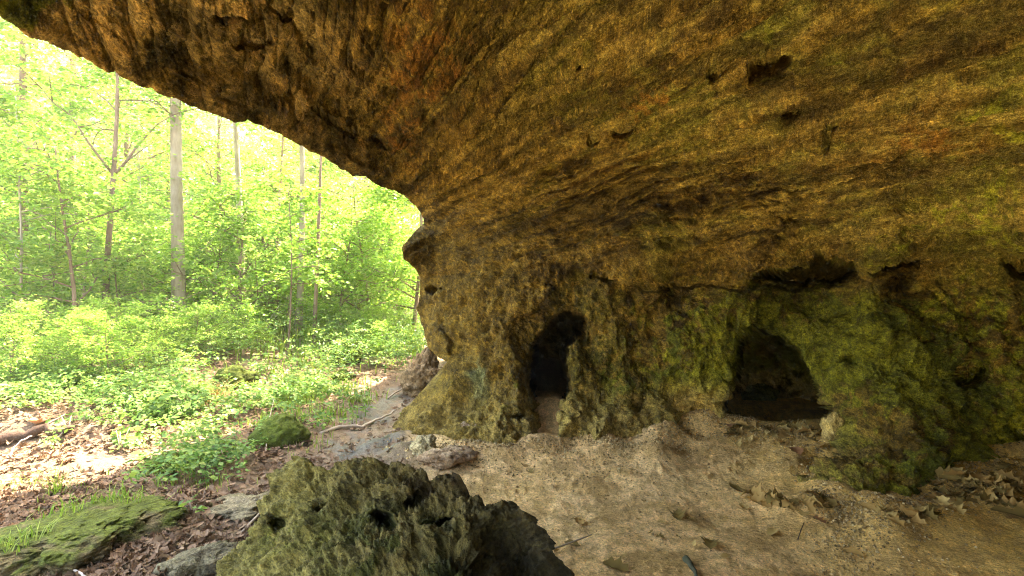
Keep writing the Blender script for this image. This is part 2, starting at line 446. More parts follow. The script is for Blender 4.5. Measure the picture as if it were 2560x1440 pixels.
feats = [
 # the two alcoves
 ('p', [(1262,830),(1290,775),(1374,748),(1440,775),(1462,824),(1440,880),(1440,1000),(1415,1060),(1410,1240),(1320,1240),(1310,1060),(1282,1000),(1285,920)], .2, 40),
 ('p', [(1318,920),(1336,850),(1372,788),(1410,766),(1458,790),(1464,836),(1430,868),(1420,925),(1430,975),(1405,1020),(1400,1240),(1350,1240),(1345,1020),(1318,980)], 5.5, 22),
 ('p', [(1790,930),(1830,860),(1876,826),(1945,846),(1992,883),(2033,950),(2078,1040),(2050,1130),(2040,1240),(1840,1240),(1800,1000)], .5, 50),
 ('p', [(1800,1000),(1815,945),(1850,905),(1850,855),(1885,822),(1950,830),(2005,872),(2045,945),(2098,1042),(2070,1130),(2060,1240),(1825,1240)], 3.0, 14),
 # slit under the ledge, and its neighbours
 ('p', [(1880,694),(1960,668),(2042,636),(2100,652),(2155,678),(2105,700),(2000,703)], 3.4, 6), ('p', [(2162,676),(2225,652),(2310,648),(2240,678)], .9, 7),
 ('p', [(2162,672),(2225,650),(2300,648),(2230,676)], .6, 12),
 ('p', [(2500,650),(2620,620),(2640,740),(2540,700)], 1.0, 20),
 ('e', 1512, 690, 46, 14, -4, .45, .6), ('e', 1385, 706, 26, 7, 0, .25, .7),
 # holes on the nose
 ('e', 1078, 722, 17, 15, 0, .5, .7), ('e', 1110, 715, 8, 10, 0, .3, .8), ('e', 1165, 880, 30, 60, 0, .06, .8),
 ('e', 1010, 640, 60, 40, 0, -.05, .8), ('p', [(1066,815),(1105,815),(1135,850),(1130,892),(1085,880)], -.10, 12),
 # holes in the upper wall
 ('e', 1925, 168, 74, 22, -24, .32, .7), ('e', 1785, 190, 26, 16, -24, .22, .7), ('e', 1555, 328, 46, 15, -14, .28, .7), ('e', 1482, 348, 18, 13, -20, .25, .7),
 ('e', 1966, 313, 19, 11, 0, .28, .8), ('e', 1450, 160, 13, 11, 0, .28, .8), ('e', 2000, 462, 30, 13, -25, .25, .8), ('e', 2070, 330, 26, 60, -5, .12, .8),
 ('e', 2420, 930, 55, 42, 30, .6, .6), ('e', 2540, 1140, 60, 30, 0, .5, .6), ('e', 1700, 215, 90, 16, -32, .07, .8), ('e', 1650, 240, 90, 40, -40, -.05, .8),
 ('p', [(1560,704),(1760,692),(1900,690),(2120,694),(2180,702),(2080,722),(1850,728),(1600,722)], .30, 12),
 ('e', 1840, 790, 18, 40, 15, .25, .7), ('e', 2110, 800, 60, 18, -18, .18, .8), ('e', 2130, 905, 26, 20, 0, .2, .8),
 ('e', 1600, 1010, 14, 60, 12, .3, .8), ('e', 1300, 1040, 22, 14, -20, .3, .8), ('p', [(1060,1050),(1300,1040),(1300,1150),(1000,1170)], -.06, 30),
 # broken layers, cavities and tufa lobes on the roof near the lip
 ('e', 640, 112, 62, 17, 4, .26, .7), ('p', [(520,4),(600,14),(700,28),(742,74),(690,52),(600,46)], .2, 10), ('e', 600, 62, 55, 36, 30, -.12, .8),
 ('p', [(770,268),(850,300),(930,330),(985,372),(900,352),(815,316)], .22, 9), ('p', [(712,150),(740,230),(770,285),(742,330),(715,250)], .16, 9),
 ('e', 742, 95, 20, 95, -4, -.10, .8), ('e', 850, 165, 70, 28, 10, -.06, .8), ('e', 790, 120, 16, 60, 0, .10, .8),
 ('p', [(480,40),(560,100),(700,140),(760,250),(840,330),(960,420),(1060,420),(1000,250),(900,120),(860,0),(520,0)], .07, 40),
 ('e', 880, 330, 110, 40, 35, -.05, .8), ('e', 330, 120, 200, 14, 32, .025, .8), ('e', 560, 240, 180, 12, 30, .03, .8),
]
outline = [(-3300,-1412),(-1800,-752),(-900,-356),(-400,-136),(0,40),(110,118),(200,152),(300,195),(430,247),(500,268),(565,297),(620,305),(680,325),(740,360),(800,392),(850,416),
 (905,440),(945,462),(985,474),(1018,495),(1040,515),(1056,545),(1058,562),(1022,598),(1004,622),(1010,648),(1036,675),(1049,705),(1050,740),(1042,768),(1050,800),(1062,835),(1072,862),
 (1100,890),(1120,905),(1090,950),(1030,1000),(985,1055),(975,1130),(980,1480),(4200,1480),(4200,-2600),(-3300,-2600)]
poly = rough_poly(outline, (0,1,2,38,39,40,41,42), 6.0)
xs = np.concatenate([-3300 + 0 * np.zeros(1), np.arange(-3180, -40, 60), np.arange(-40, 2600, 3.2), np.arange(2600, 4230, 40)])
ys = np.concatenate([np.arange(-2600, -30, 50), np.arange(-30, 1330, 3.2), np.arange(1330, 1490, 12)])
V, q, px, py, be, bv, V0, edge_px = sheet(xs, ys, poly, tps_fit(ctrl), feats, None, 21)

def rock_relief(V, Nn, px, py):
    D = np.array([-.46, .89, 0]); S = np.array([.89, .46, 0])
    a = V @ D; s = V @ S; z = V[:, 2]
    warp = .25 * fbm(V * .9, 3, 61)
    st = np.stack([a * .28, s * 1.9 + warp * 1.5, z * 2.6 + warp], 1)
    upper = sstep(760, 520, py); roofleft = sstep(1150, 900, px) * sstep(560, 420, py)
    def beds(u, f, seed):
        k = np.floor(u * f); t_ = u * f - k
        o0 = perlin(np.stack([a * .55 + k * 3.7, k * 5.31, .5 + 0 * a], 1), seed); k1 = k + 1
        o1 = perlin(np.stack([a * .55 + k1 * 3.7, k1 * 5.31, .5 + 0 * a], 1), seed)
        return o0 + (o1 - o0) * sstep(.78, 1, t_) - .35 * np.exp(-((t_ - .9) / .08) ** 2) * sstep(-.1, .2, perlin(np.stack([a * .9, k * 2.3, 0 * a], 1), seed + 1))
    uu = 3.1 * np.arctan2(z - 1.05, s - .25) + .12 * fbm(np.stack([a * .5, s * 1.3, z * 1.3], 1), 3, 83) + .012 * fbm(V * 6, 2, 84)
    layers = fbm(st * 1.3, 5, 31, .55, ridged=True)
    fine = fbm(st * np.array([2.2, 4.2, 4.2]), 4, 41, .6, ridged=True)
    d = .085 * fbm(V * .9, 3, 71)
    d += roofleft * (.05 * beds(5.5 * (V[:, 0] - .2 * V[:, 1]) * .5 + z * .8 + .15 * fbm(V * 1.1, 3, 89), 3.2, 90) + .03 * fbm(V * np.array([3.5, 1.2, 3.5]), 4, 93, .55, ridged=True))
    d += upper * (1 - .92 * roofleft) * (.16 * beds(uu, 3.6, 85) + .075 * beds(uu, 10.5, 87) + .03 * layers + .02 * fine)
    low = 1 - upper
    d += low * (.06 * fbm(V * np.array([2.4, 2.4, 1.2]), 4, 91, .55, ridged=True))
    d += (.030 - .014 * roofleft - .012 * upper) * fbm(V * 5.2, 5, 101, .6) + (.012 - .006 * upper) * fbm(V * 17, 3, 111, .6)
    def plates(n, k, w_):
        m = n * k; f_ = np.floor(m); return (f_ + sstep(1 - w_, 1, m - f_)) / k, f_
    sp = np.stack([a * .55, s * 1.5 + .3 * warp, z * 1.8 + .3 * warp], 1)
    p1, l1 = plates(fbm(sp * 1.5, 5, 161, .5), 9, .10); p2, l2 = plates(fbm(sp * 5.5, 4, 171, .5), 6, .14)
    iso1, l3 = plates(fbm(V * np.array([2.2, 2.2, 1.5]), 5, 181, .52), 8, .12); iso2, l4 = plates(fbm(V * 7, 4, 191, .5), 5, .16)
    ru = upper * (1 - .35 * roofleft)
    d += ru * (.13 * p1 + .04 * p2) + (1 - upper) * (.14 * iso1 + .04 * iso2) + roofleft * upper * (.065 * iso1 + .03 * iso2)
    lev = np.where(upper > .5, l1 * 3.1 + l2 * .37, l3 * 3.3 + l4 * .41)
    for f_, dep, wd_, sd2 in ((4.3, .10, .085, 195), (11.5, .045, .10, 197)):
        m = uu * f_ + .22 * perlin(np.stack([a * .8, uu * 2, 0 * a], 1), sd2); k = np.floor(m); t_ = m - k
        d -= ru * dep * np.exp(-((t_ - .5) / wd_) ** 2) * sstep(-.12, .18, perlin(np.stack([a * .55, k * 4.7, .5 + 0 * a], 1), sd2 + 1))
    hgt = V[:, 2] - G(V[:, 0], V[:, 1]); d += sstep(.55, .0, hgt) * (.10 * fbm(V * 2.6, 4, 141, .6) + .05 * fbm(V * 7, 3, 151) + .05)
    wl = worley(V * np.array([4.5, 4.5, 5.5]), 7); msk = sstep(.0, .35, fbm(V * 1.3, 3, 121) + .12)
    d -= .05 * sstep(.34, .10, wl) * msk
    wl2 = worley(V * 12, 9); d -= .016 * sstep(.36, .12, wl2) * (1 - .6 * roofleft)
    d = (d - d[(px > 0) & (py > 0) & (py < 700)].mean()) * (.3 + .7 * sstep(0, 75, edge_px))
    return V + Nn * d[:, None], lev

Nn = .75 * vnormals(V0, q) + .25 * vnormals(V, q)
if (Nn * (V - np.array([0, 0, CAMZ]))).sum() > 0:  # face the open space under the roof
    q = q[:, ::-1]; be = be[:, ::-1]; Nn = -Nn
V, lev = rock_relief(V, Nn, px, py)

def shelter_rim(Vb, bx, by):
    ray = Vb - np.array([0, 0, CAMZ]); ray /= np.linalg.norm(ray, axis=1, keepdims=True)
    edge = (bx > 4150) | (by < -2550) | (bx < -3250)
    low = (by > 1440) & ~edge
    lip = sstep(600, 480, by)[:, None]
    inward = lip * np.array([.2, .05, .97]) + (1 - lip) * np.array([.16, .96, .22])
    jig = np.stack([perlin(Vb * 1.7, 201), perlin(Vb * 1.7, 202), perlin(Vb * 1.7, 203)], 1)
    out = []
    for r, i in ((.05, .004), (.13, .05), (.25, .22), (.45, .8), (.7, 2.2), (1.2, 4.5)):
        P = Vb + ray * r + inward * i + jig * min(.25, r * .3)
        P[low] = Vb[low] + np.array([0, 0, -.1]) * (1 + i)
        back = Vb[edge] + np.array([0, -3.6 * min(1, i / 2.2), 0]); back[:, 2] = np.where(back[:, 2] > 0, back[:, 2] * (1 - 1.05 * max(0, i - 2.2) / 2.3), back[:, 2])
        P[edge] = back
        out.append(P)
    return out
nface = len(V)
V, q, px, py = add_rim(V, q, px, py, be, bv, None, shelter_rim)
Nn = vnormals(V, q)

# mineral and moss colours of the rock, plus painted shade inside the alcoves
def rock_tint(V, px, py, Nn, lev):
    deep = sstep(6.0, 7.4, V[:, 1]) * (px > 1250) * (px < 2340) * (py > 600)      # shade painted as darker colour far inside the alcoves and slit
    n1 = fbm(V * 1.1, 4, 301); n2 = fbm(V * 2.7, 5, 311, .6); n3 = fbm(V * 7, 4, 321, .6)
    D = np.array([-.46, .89, 0]); S = np.array([.89, .46, 0])
    st = np.stack([(V @ D) * .5, (V @ S) * 4, V[:, 2] * 6], 1); n4 = fbm(st, 4, 331, .6)
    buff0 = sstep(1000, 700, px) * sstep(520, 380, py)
    c = np.tile(np.array([.30, .18, .036]), (len(V), 1))
    c = mixc(c, (.115, .066, .016), sstep(-.05, .35, n2))
    c = mixc(c, (.46, .30, .075), .8 * sstep(.05, .4, n4 + .4 * n3))
    c = mixc(c, (.19, .15, .022), .75 * sstep(-.1, .3, n1 + .3 * n3) * sstep(1100, 1500, px))
    pt = perlin(np.stack([lev * 7.13 + .37, lev * 3.71 + .2, .31 + 0 * lev], 1), 371)      # each flaked face weathered to its own tone
    c = c * (1 + .75 * pt)[:, None]; c = mixc(c, (.50, .30, .075), .75 * sstep(.22, .4, pt + .3 * n3))
    c = mixc(c, (.30, .25, .05), .55 * sstep(1350, 1900, px) * sstep(-.35, .25, n1 + .5 * n3))
    th = 3.1 * np.arctan2(V[:, 2] - 1.05, V @ S - .25) + .05 * n2; ad = V @ D
    bnd = fbm(np.stack([th * 5.5, ad * .35, 0 * ad], 1), 4, 381, .6); ln = perlin(np.stack([th * 26, ad * .6, 3 + 0 * ad], 1), 391); upc = sstep(760, 520, py) * (1 - .8 * buff0)
    c = mixc(c, (.10, .062, .018), .7 * upc * sstep(.05, .35, bnd)); c = mixc(c, (.085, .055, .018), .6 * upc * sstep(.16, .36, ln)); c = mixc(c, (.50, .31, .08), .5 * upc * sstep(.12, .42, -bnd))
    # rusty bands and patches
    rust = np.exp(-((px - 1060) / 110) ** 2 - ((py - 140) / 110) ** 2) + .8 * np.exp(-((px - 1630) / 60) ** 2 - ((py - 240) / 45) ** 2) \
        + .7 * np.exp(-((px - 2330) / 150) ** 2 - ((py - 340) / 70) ** 2) + .5 * np.exp(-((px - 1000) / 60) ** 2 - ((py - 340) / 80) ** 2)
    c = mixc(c, (.40, .17, .035), np.clip((rust - .35 + 1.4 * fbm(V * 6, 4, 355, .65)) * 2.4, 0, .7) * np.clip(rust * 2, 0, 1))
    # buff roof by the lip
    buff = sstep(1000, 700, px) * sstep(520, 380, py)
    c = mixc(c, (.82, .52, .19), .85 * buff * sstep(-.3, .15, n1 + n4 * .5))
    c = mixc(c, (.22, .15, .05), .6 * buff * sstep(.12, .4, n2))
    # green algae: lower right and along damp seams
    alg = sstep(690, 800, py) * sstep(1450, 1800, px) * (.75 + .9 * n1 + .5 * n3) + .34 * sstep(1500, 2300, px) * sstep(.0, .3, n1 - .1)
    alg += 1.2 * np.exp(-((px - 60) / 120) ** 2 - ((py - 20) / 60) ** 2) + .6 * sstep(1050, 1200, px) * sstep(880, 1050, py) * sstep(-.05, .3, n2)
    n5 = fbm(V * 9, 4, 351, .65)
    alg = np.clip((alg - .42 + 1.3 * n5) * 3.6 + .3, 0, 1) * np.clip(alg * 2, 0, 1)
    c = mixc(c, (.36, .345, .03), np.clip(alg, 0, .85))
    c = mixc(c, (.13, .15, .02), .7 * sstep(.1, .35, n2 + .3 * n3) * np.clip(alg, 0, 1))
    # pale lichen streak on the nose, dust at the foot
    lich = np.exp(-((px - 1185) / 16) ** 2 - ((py - 955) / 42) ** 2)
    c = mixc(c, (.42, .52, .36), np.clip(lich * (1.2 + 3 * n3), 0, .9))
    foot = sstep(.55, .12, V[:, 2] - G(V[:, 0], V[:, 1]))
    c = mixc(c, (.80, .56, .24), .8 * foot * sstep(2250, 1900, px))
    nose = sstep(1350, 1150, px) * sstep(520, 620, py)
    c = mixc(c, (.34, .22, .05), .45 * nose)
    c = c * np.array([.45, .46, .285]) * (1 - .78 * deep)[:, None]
    return np.concatenate([c, (sstep(760, 520, py) * (1 - .85 * sstep(1150, 850, px) * sstep(560, 420, py)))[:, None]], 1)

lev = np.concatenate([lev, np.zeros(len(V) - nface)])
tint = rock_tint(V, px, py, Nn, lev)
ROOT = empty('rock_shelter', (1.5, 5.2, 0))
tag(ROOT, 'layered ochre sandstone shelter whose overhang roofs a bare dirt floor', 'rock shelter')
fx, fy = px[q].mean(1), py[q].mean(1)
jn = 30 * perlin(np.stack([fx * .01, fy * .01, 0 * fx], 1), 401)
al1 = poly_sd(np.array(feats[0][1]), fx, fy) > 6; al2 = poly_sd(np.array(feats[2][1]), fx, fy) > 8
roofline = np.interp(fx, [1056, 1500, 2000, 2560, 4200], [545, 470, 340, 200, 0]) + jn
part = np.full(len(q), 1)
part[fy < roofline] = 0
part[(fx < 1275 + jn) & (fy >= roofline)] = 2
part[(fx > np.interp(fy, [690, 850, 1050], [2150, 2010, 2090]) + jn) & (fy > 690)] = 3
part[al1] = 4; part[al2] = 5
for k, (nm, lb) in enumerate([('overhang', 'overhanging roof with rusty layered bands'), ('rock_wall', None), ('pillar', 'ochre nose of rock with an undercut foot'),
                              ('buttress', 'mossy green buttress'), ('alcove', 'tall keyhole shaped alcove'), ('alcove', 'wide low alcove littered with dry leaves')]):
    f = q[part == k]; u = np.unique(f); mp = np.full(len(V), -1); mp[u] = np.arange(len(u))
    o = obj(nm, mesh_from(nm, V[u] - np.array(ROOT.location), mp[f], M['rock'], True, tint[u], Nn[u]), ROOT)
    if lb: o['label'] = lb

# ================================================================== THE GROUND
ang = np.concatenate([np.radians(np.arange(-180, -56, 4.0)), np.arctan(np.linspace(-1.45, 1.45, 900)), np.radians(np.arange(58, 180.1, 4.0))])
rad = np.concatenate([[.3, .6], 1 / np.linspace(1 / .9, 1 / 16, 420), np.geomspace(16.4, 108, 60)])
A, R = np.meshgrid(ang, rad); gx, gy = (R * np.sin(A)).ravel(), (R * np.cos(A)).ravel()
gz = G(gx, gy); gp = np.stack([gx, gy, 0 * gx], 1); near = np.exp(-(gx ** 2 + gy ** 2) / 14 ** 2)
dirt = sstep(-.35, .15, (gx - np.interp(gy, [0, 3, 4, 5.1, 7], [-.9, -.6, -.55, -.75, -.6])) + .25 * fbm(gp * 2.2, 3, 501)) * sstep(10.5, 9.5, gy)
gz = gz + near * ((.030 - .020 * dirt) * fbm(gp * 4.5, 4, 511, .55) + .010 * fbm(gp * 16, 3, 521, .6) * (1 - .65 * dirt))
clod = worley(gp * np.array([11, 11, 1]), 15); clod2 = worley(gp * np.array([24, 24, 1]), 16); cm = sstep(-.15, .25, fbm(gp * 1.5, 3, 551)) * (.25 + .75 * sstep(3.2, 4.2, gy))
gz = gz + near * dirt * cm * (.022 * sstep(.42, .1, clod) + .012 * sstep(.4, .1, clod2))
foot_ = worley(gp * np.array([2.6, 2.6, 1]), 18); gz = gz - near * dirt * .018 * sstep(.3, .1, foot_)
gz = np.where(R.ravel() > 60, gz - .12 * (R.ravel() - 60) * 0, gz)
n1 = fbm(gp * 1.2, 4, 531); n2 = fbm(gp * 4, 4, 541, .6)
gc = np.tile(np.array([.17, .105, .06]), (len(gp), 1))
gc = mixc(gc, (.13, .085, .05), sstep(-.05, .35, n2)); gc = mixc(gc, (.26, .175, .11), .8 * sstep(.0, .35, n1))
far = sstep(7, 14, gy); gc = mixc(gc, (.12, .16, .05), .6 * far * sstep(-.2, .2, n1))
track = np.exp(-((gx + 1.2) / .95) ** 2) * sstep(2.0, 3.0, gy) * sstep(8.5, 7, gy)
gc = mixc(gc, (.24, .19, .12), .55 * track)
dc = mixc(np.tile(np.array([.84, .555, .25]), (len(gp), 1)), (.66, .425, .17), sstep(-.1, .3, n2)); dc = mixc(dc, (.86, .60, .30), .6 * sstep(.05, .35, n1))
dc = mixc(dc, (.68, .44, .09), .7 * sstep(1.0, 2.8, gx + .5 * n1)); dc = mixc(dc, (.38, .24, .085), .6 * sstep(.1, .4, fbm(gp * 2.3, 5, 571, .65))); dc = mixc(dc, (.36, .23, .08), .5 * sstep(-.05, .3, fbm(gp * 14, 4, 581, .65)))
gc = gc * (1 - dirt[:, None]) + dc * dirt[:, None]
wet = np.exp(-((gx + 1.35) / .50) ** 2 - ((gy - 5.15) / .42) ** 2) + np.exp(-((gx + 1.72 - .0 * gy) / .30) ** 2 - ((gy - 7.0) / 1.1) ** 2)
wet = np.clip(wet * 1.7 + 1.3 * n2 + .8 * fbm(gp * 11, 3, 561) - .6, 0, 1) * sstep(-.2, .1, wet - .25)
gc = mixc(gc, (.11, .115, .105), .7 * wet)
I = np.arange(len(gp)).reshape(len(rad), len(ang))
gq = np.stack([I[:-1, :-1].ravel(), I[:-1, 1:].ravel(), I[1:, 1:].ravel(), I[1:, :-1].ravel()], 1)[:, ::-1]
gV = np.stack([gx, gy, gz], 1)
gme = mesh_from('ground', gV, gq, M['ground'], True, np.concatenate([gc, wet[:, None]], 1))
go = obj('ground', gme); tag(go, kind='structure')

# ================================================================== BOULDERS AND STONES
def ico_rock(name, loc, size, seed, cols, rz=0.0, rough=.28, pits=.0, moss=0.0, mat='boulder', res=(64, 40), squash=0.0, flat=0.0):
    nu, nv = res
    th = np.linspace(0, 2 * math.pi, nu, endpoint=False); ph = np.linspace(.02, math.pi - .02, nv)
    T, Pp = np.meshgrid(th, ph); d = np.stack([np.sin(Pp) * np.cos(T), np.sin(Pp) * np.sin(T), np.cos(Pp)], -1).reshape(-1, 3)
    dS = d * np.array(size) / np.cbrt(np.prod(size)); r = 1 + rough * 1.6 * fbm(dS * 1.1 + seed * 3.1, 3, seed) + rough * .55 * fbm(dS * 3.3 + seed, 4, seed + 3, .6)
    r += rough * .22 * fbm(dS * 11 + seed, 3, seed + 5, .6, ridged=True)
    if pits: r -= pits * sstep(.35, .1, worley(dS * 3.2 + seed, seed))
    v = d * r[:, None]
    if flat: v[:, 2] = np.where(v[:, 2] > flat, flat + (v[:, 2] - flat) * .45, v[:, 2])
    v = v * np.array(size)
    I = np.arange(nu * nv).reshape(nv, nu); J = np.roll(I, -1, 1)
    qd = np.stack([I[:-1].ravel(), I[1:].ravel(), J[1:].ravel(), J[:-1].ravel()], 1)
    cap1 = I[0][None, :]; cap2 = I[-1][::-1][None, :]
    n1 = fbm(v * 3 + seed, 4, seed + 8, .6); n2 = fbm(v * 9 + seed, 3, seed + 9, .6)
    c = np.tile(np.array(cols[0]), (len(v), 1)); c = mixc(c, cols[1], sstep(-.1, .3, n1)); c = mixc(c, cols[2], .8 * sstep(.0, .35, n2))
    if moss: c = mixc(c, (.075, .10, .010), np.clip(sstep(.35 - moss * .5, .75 - moss * .4, v[:, 2] / size[2] * .6 + .4 + .8 * n1), 0, .92))
    o = obj(name, mesh_from(name, v, [qd, cap1, cap2], M[mat], True, c), None, loc); o.rotation_euler = (0, 0, rz)
    return o

# the big pitted boulder beside the camera
bctrl = [(735,1140,2.75),(820,1170,2.68),(930,1138,2.62),(1050,1170,2.45),(1085,1205,2.4),(1160,1190,2.36),(1185,1228,2.28),(1250,1252,2.22),(1330,1285,2.12),(1400,1380,1.95),(1450,1450,1.85),
 (560,1440,2.42),(640,1260,2.7),(700,1170,2.8),(850,1260,2.42),(750,1350,2.32),(1000,1300,2.2),(1000,1440,1.85),(1150,1300,2.1),(1180,1440,1.72),(1235,1330,2.12),(1300,1440,1.95),(1205,1300,2.1),(800,1440,2.05),
 (1000,1900,1.3),(1500,1900,1.45),(400,1900,1.9)]
bfe = [('e',960,1305,42,26,20,.22,.7),('e',1040,1245,45,20,-25,.16,.7),('e',690,1310,22,20,0,.14,.7),('e',800,1265,16,30,10,.12,.7),('e',1090,1300,70,22,-30,.16,.7),
 ('p',[(1165,1255),(1260,1290),(1330,1330),(1380,1420),(1420,1560),(1280,1560),(1215,1440),(1175,1340)],.07,60),('e',1220,1400,30,26,0,.12,.8),('e',880,1200,60,14,10,-.05,.8),
 ('e',1190,1425,20,16,0,.14,.8),('e',900,1390,90,60,-30,-.07,.9),('e',760,1235,40,70,20,-.05,.9),('e',1010,1215,80,26,12,-.05,.8),('e',1050,1390,40,100,-8,.05,.8)]
bout = [(735,1140),(775,1148),(820,1172),(870,1152),(930,1136),(975,1146),(1020,1158),(1055,1172),(1072,1196),(1105,1186),(1158,1192),(1172,1222),(1215,1240),(1250,1252),(1285,1258),(1330,1290),
 (1358,1330),(1390,1370),(1420,1420),(1470,1520),(1560,1900),(380,1900),(470,1560),(545,1440),(585,1370),(640,1280),(690,1190),(712,1158)]
bpoly = rough_poly(bout, (19,20,21), 7.0, 6, 9)
bx = np.arange(370, 1570, 2.6); by = np.concatenate([np.arange(1110, 1460, 2.6), np.arange(1460, 1910, 10)])
V, q, px, py, be, bv, V0, edge_px = sheet(bx, by, bpoly, tps_fit(bctrl), bfe, None, 77)
Nn = .75 * vnormals(V0, q) + .25 * vnormals(V, q)
if (Nn * (V - np.array([0, 0, CAMZ]))).sum() > 0: q = q[:, ::-1]; be = be[:, ::-1]; Nn = -Nn
FL = V @ np.array([[.8, -.3, .5], [.6, .4, -.7], [.1, .5, .3]])
def terr(n, k, w_):
    m = n * k; f_ = np.floor(m); return (f_ + sstep(1 - w_, 1, m - f_)) / k
d = .05 * fbm(V * 2.4, 4, 601, .55) + .075 * terr(fbm(V * np.array([4, 4, 3]), 5, 605, .55), 7, .22) + .02 * terr(fbm(V * 13, 4, 606, .5), 4, .2) + .018 * fbm(V * 15, 3, 612, .6, ridged=True) + .022 * fbm(FL * np.array([6, 6, 4.2]), 4, 611, .5, ridged=True) + .010 * fbm(V * 22, 3, 621, .6)
wl = worley(V * np.array([6.5, 6.5, 5]), 23); d -= .04 * sstep(.30, .10, wl) * sstep(.0, .25, fbm(V * 2.2, 3, 631)); wl = worley(V * 20, 29); d -= .014 * sstep(.36, .12, wl)
V = V + Nn * d[:, None]
def boulder_rim(Vb, bx_, by_):
    ray = Vb - np.array([0, 0, CAMZ]); ray[:, 2] = np.minimum(ray[:, 2], -.2); ray /= np.linalg.norm(ray, axis=1, keepdims=True)
    cen = np.array([-.55, 2.1, -.2]); inw = cen - Vb; inw[:, 2] = -.5; inw /= np.linalg.norm(inw, axis=1, keepdims=True)
    out = []
    for r, i in ((.04, .0), (.10, .03), (.16, .10), (.18, .25), (.15, .45)):
        P = Vb + ray * r * .8 + inw * i; P[:, 2] = np.maximum(P[:, 2], -.25); P[:, 2] -= (r > .12) * .25 * (i / .25); out.append(P)
    return out
V, q, px, py = add_rim(V, q, px, py, be, bv, None, boulder_rim)
n1 = fbm(V * 3.2, 4, 641, .6); n2 = fbm(V * 9, 4, 651, .6)
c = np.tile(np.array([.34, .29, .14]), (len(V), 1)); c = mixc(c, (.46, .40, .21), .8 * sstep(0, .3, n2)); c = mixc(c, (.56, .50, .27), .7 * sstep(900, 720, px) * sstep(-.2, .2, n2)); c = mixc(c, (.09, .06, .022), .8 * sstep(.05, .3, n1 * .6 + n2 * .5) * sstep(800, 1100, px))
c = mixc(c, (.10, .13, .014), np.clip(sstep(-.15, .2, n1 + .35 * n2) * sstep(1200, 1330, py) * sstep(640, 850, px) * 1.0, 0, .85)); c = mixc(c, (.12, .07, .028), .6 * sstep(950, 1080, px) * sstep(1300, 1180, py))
c = mixc(c, (.07, .048, .022), .8 * sstep(1060, 1300, px + 90 * n2 + 60 * n1)); c = mixc(c, (.70, .66, .32), .6 * sstep(960, 700, px + 60 * n2 + 60 * n1)); c = mixc(c, (.24, .27, .04), .8 * np.exp(-((px - 690) / 90) ** 2 - ((py - 1330) / 70) ** 2) * sstep(-.2, .2, n2))  # right flank's shade is put into the colour by the dark mix
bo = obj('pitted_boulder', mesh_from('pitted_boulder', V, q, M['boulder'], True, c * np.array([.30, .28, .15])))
tag(bo, 'large pitted boulder with green algae, beside the dirt floor in front', 'boulder')

BR = [(.33, .22, .12), (.22, .14, .075), (.42, .30, .18)]
GY = [(.30, .26, .17), (.20, .18, .11), (.40, .36, .26)]
p = GP(1058, 985); o = ico_rock('leaning_boulder', (p[0] - .02, p[1] - .02, p[2] + .24), (.25, .27, .37), 5, [(.19, .12, .055), (.11, .07, .03), (.25, .17, .085)], .4, .22, .12, res=(110, 80)); o.rotation_euler = (0, math.radians(14), .4)
tag(o, 'rough brown boulder leaning against the foot of the rock nose', 'boulder')
p = W(195, 1372, 3.0); o = ico_rock('mossy_slab', (p[0], p[1], g1(p[0], p[1]) + .02), (.56, .34, .13), 12, [(.12, .095, .042), (.06, .045, .02), (.16, .13, .06)], 1.05, .21, .10, .10, res=(220, 120), flat=.62)
tag(o, 'broad flat rock with moss and grass on its top, by the sunny patch', 'rock')
p = GP(690, 1115); o = ico_rock('mossy_rock', (p[0], p[1] + .1, p[2] + .07), (.25, .22, .20), 17, [(.08, .14, .010), (.045, .08, .008), (.12, .19, .016)], 0, .13, 0, 1.2, 'moss', (90, 60))
tag(o, 'small round rock wholly covered in bright green moss', 'mossy rock')
for (a, b, s, sd_, lb) in [(868, 905, (.30, .26, .26), 21, 'shrub topped mossy hump beyond the mossy rock on the path bank'),
                           (862, 948, (.17, .14, .10), 22, 'low dark moss cushion beside the wet track'),
                                                      (415, 1180, (.30, .16, .08), 24, 'long flat moss patch at the rim of the sunny ground'),
                           (575, 965, (.30, .22, .17), 26, 'grass covered dark hummock on the sunlit litter')]:
    p = GP(a, b); o = ico_rock('moss_hump', (p[0], p[1], p[2] + s[2] * .35), s, sd_, [(.045, .075, .012), (.04, .04, .015), (.08, .105, .02)], sd_, .34, 0, 1.0, 'moss', (60, 36)); tag(o, lb, 'moss')
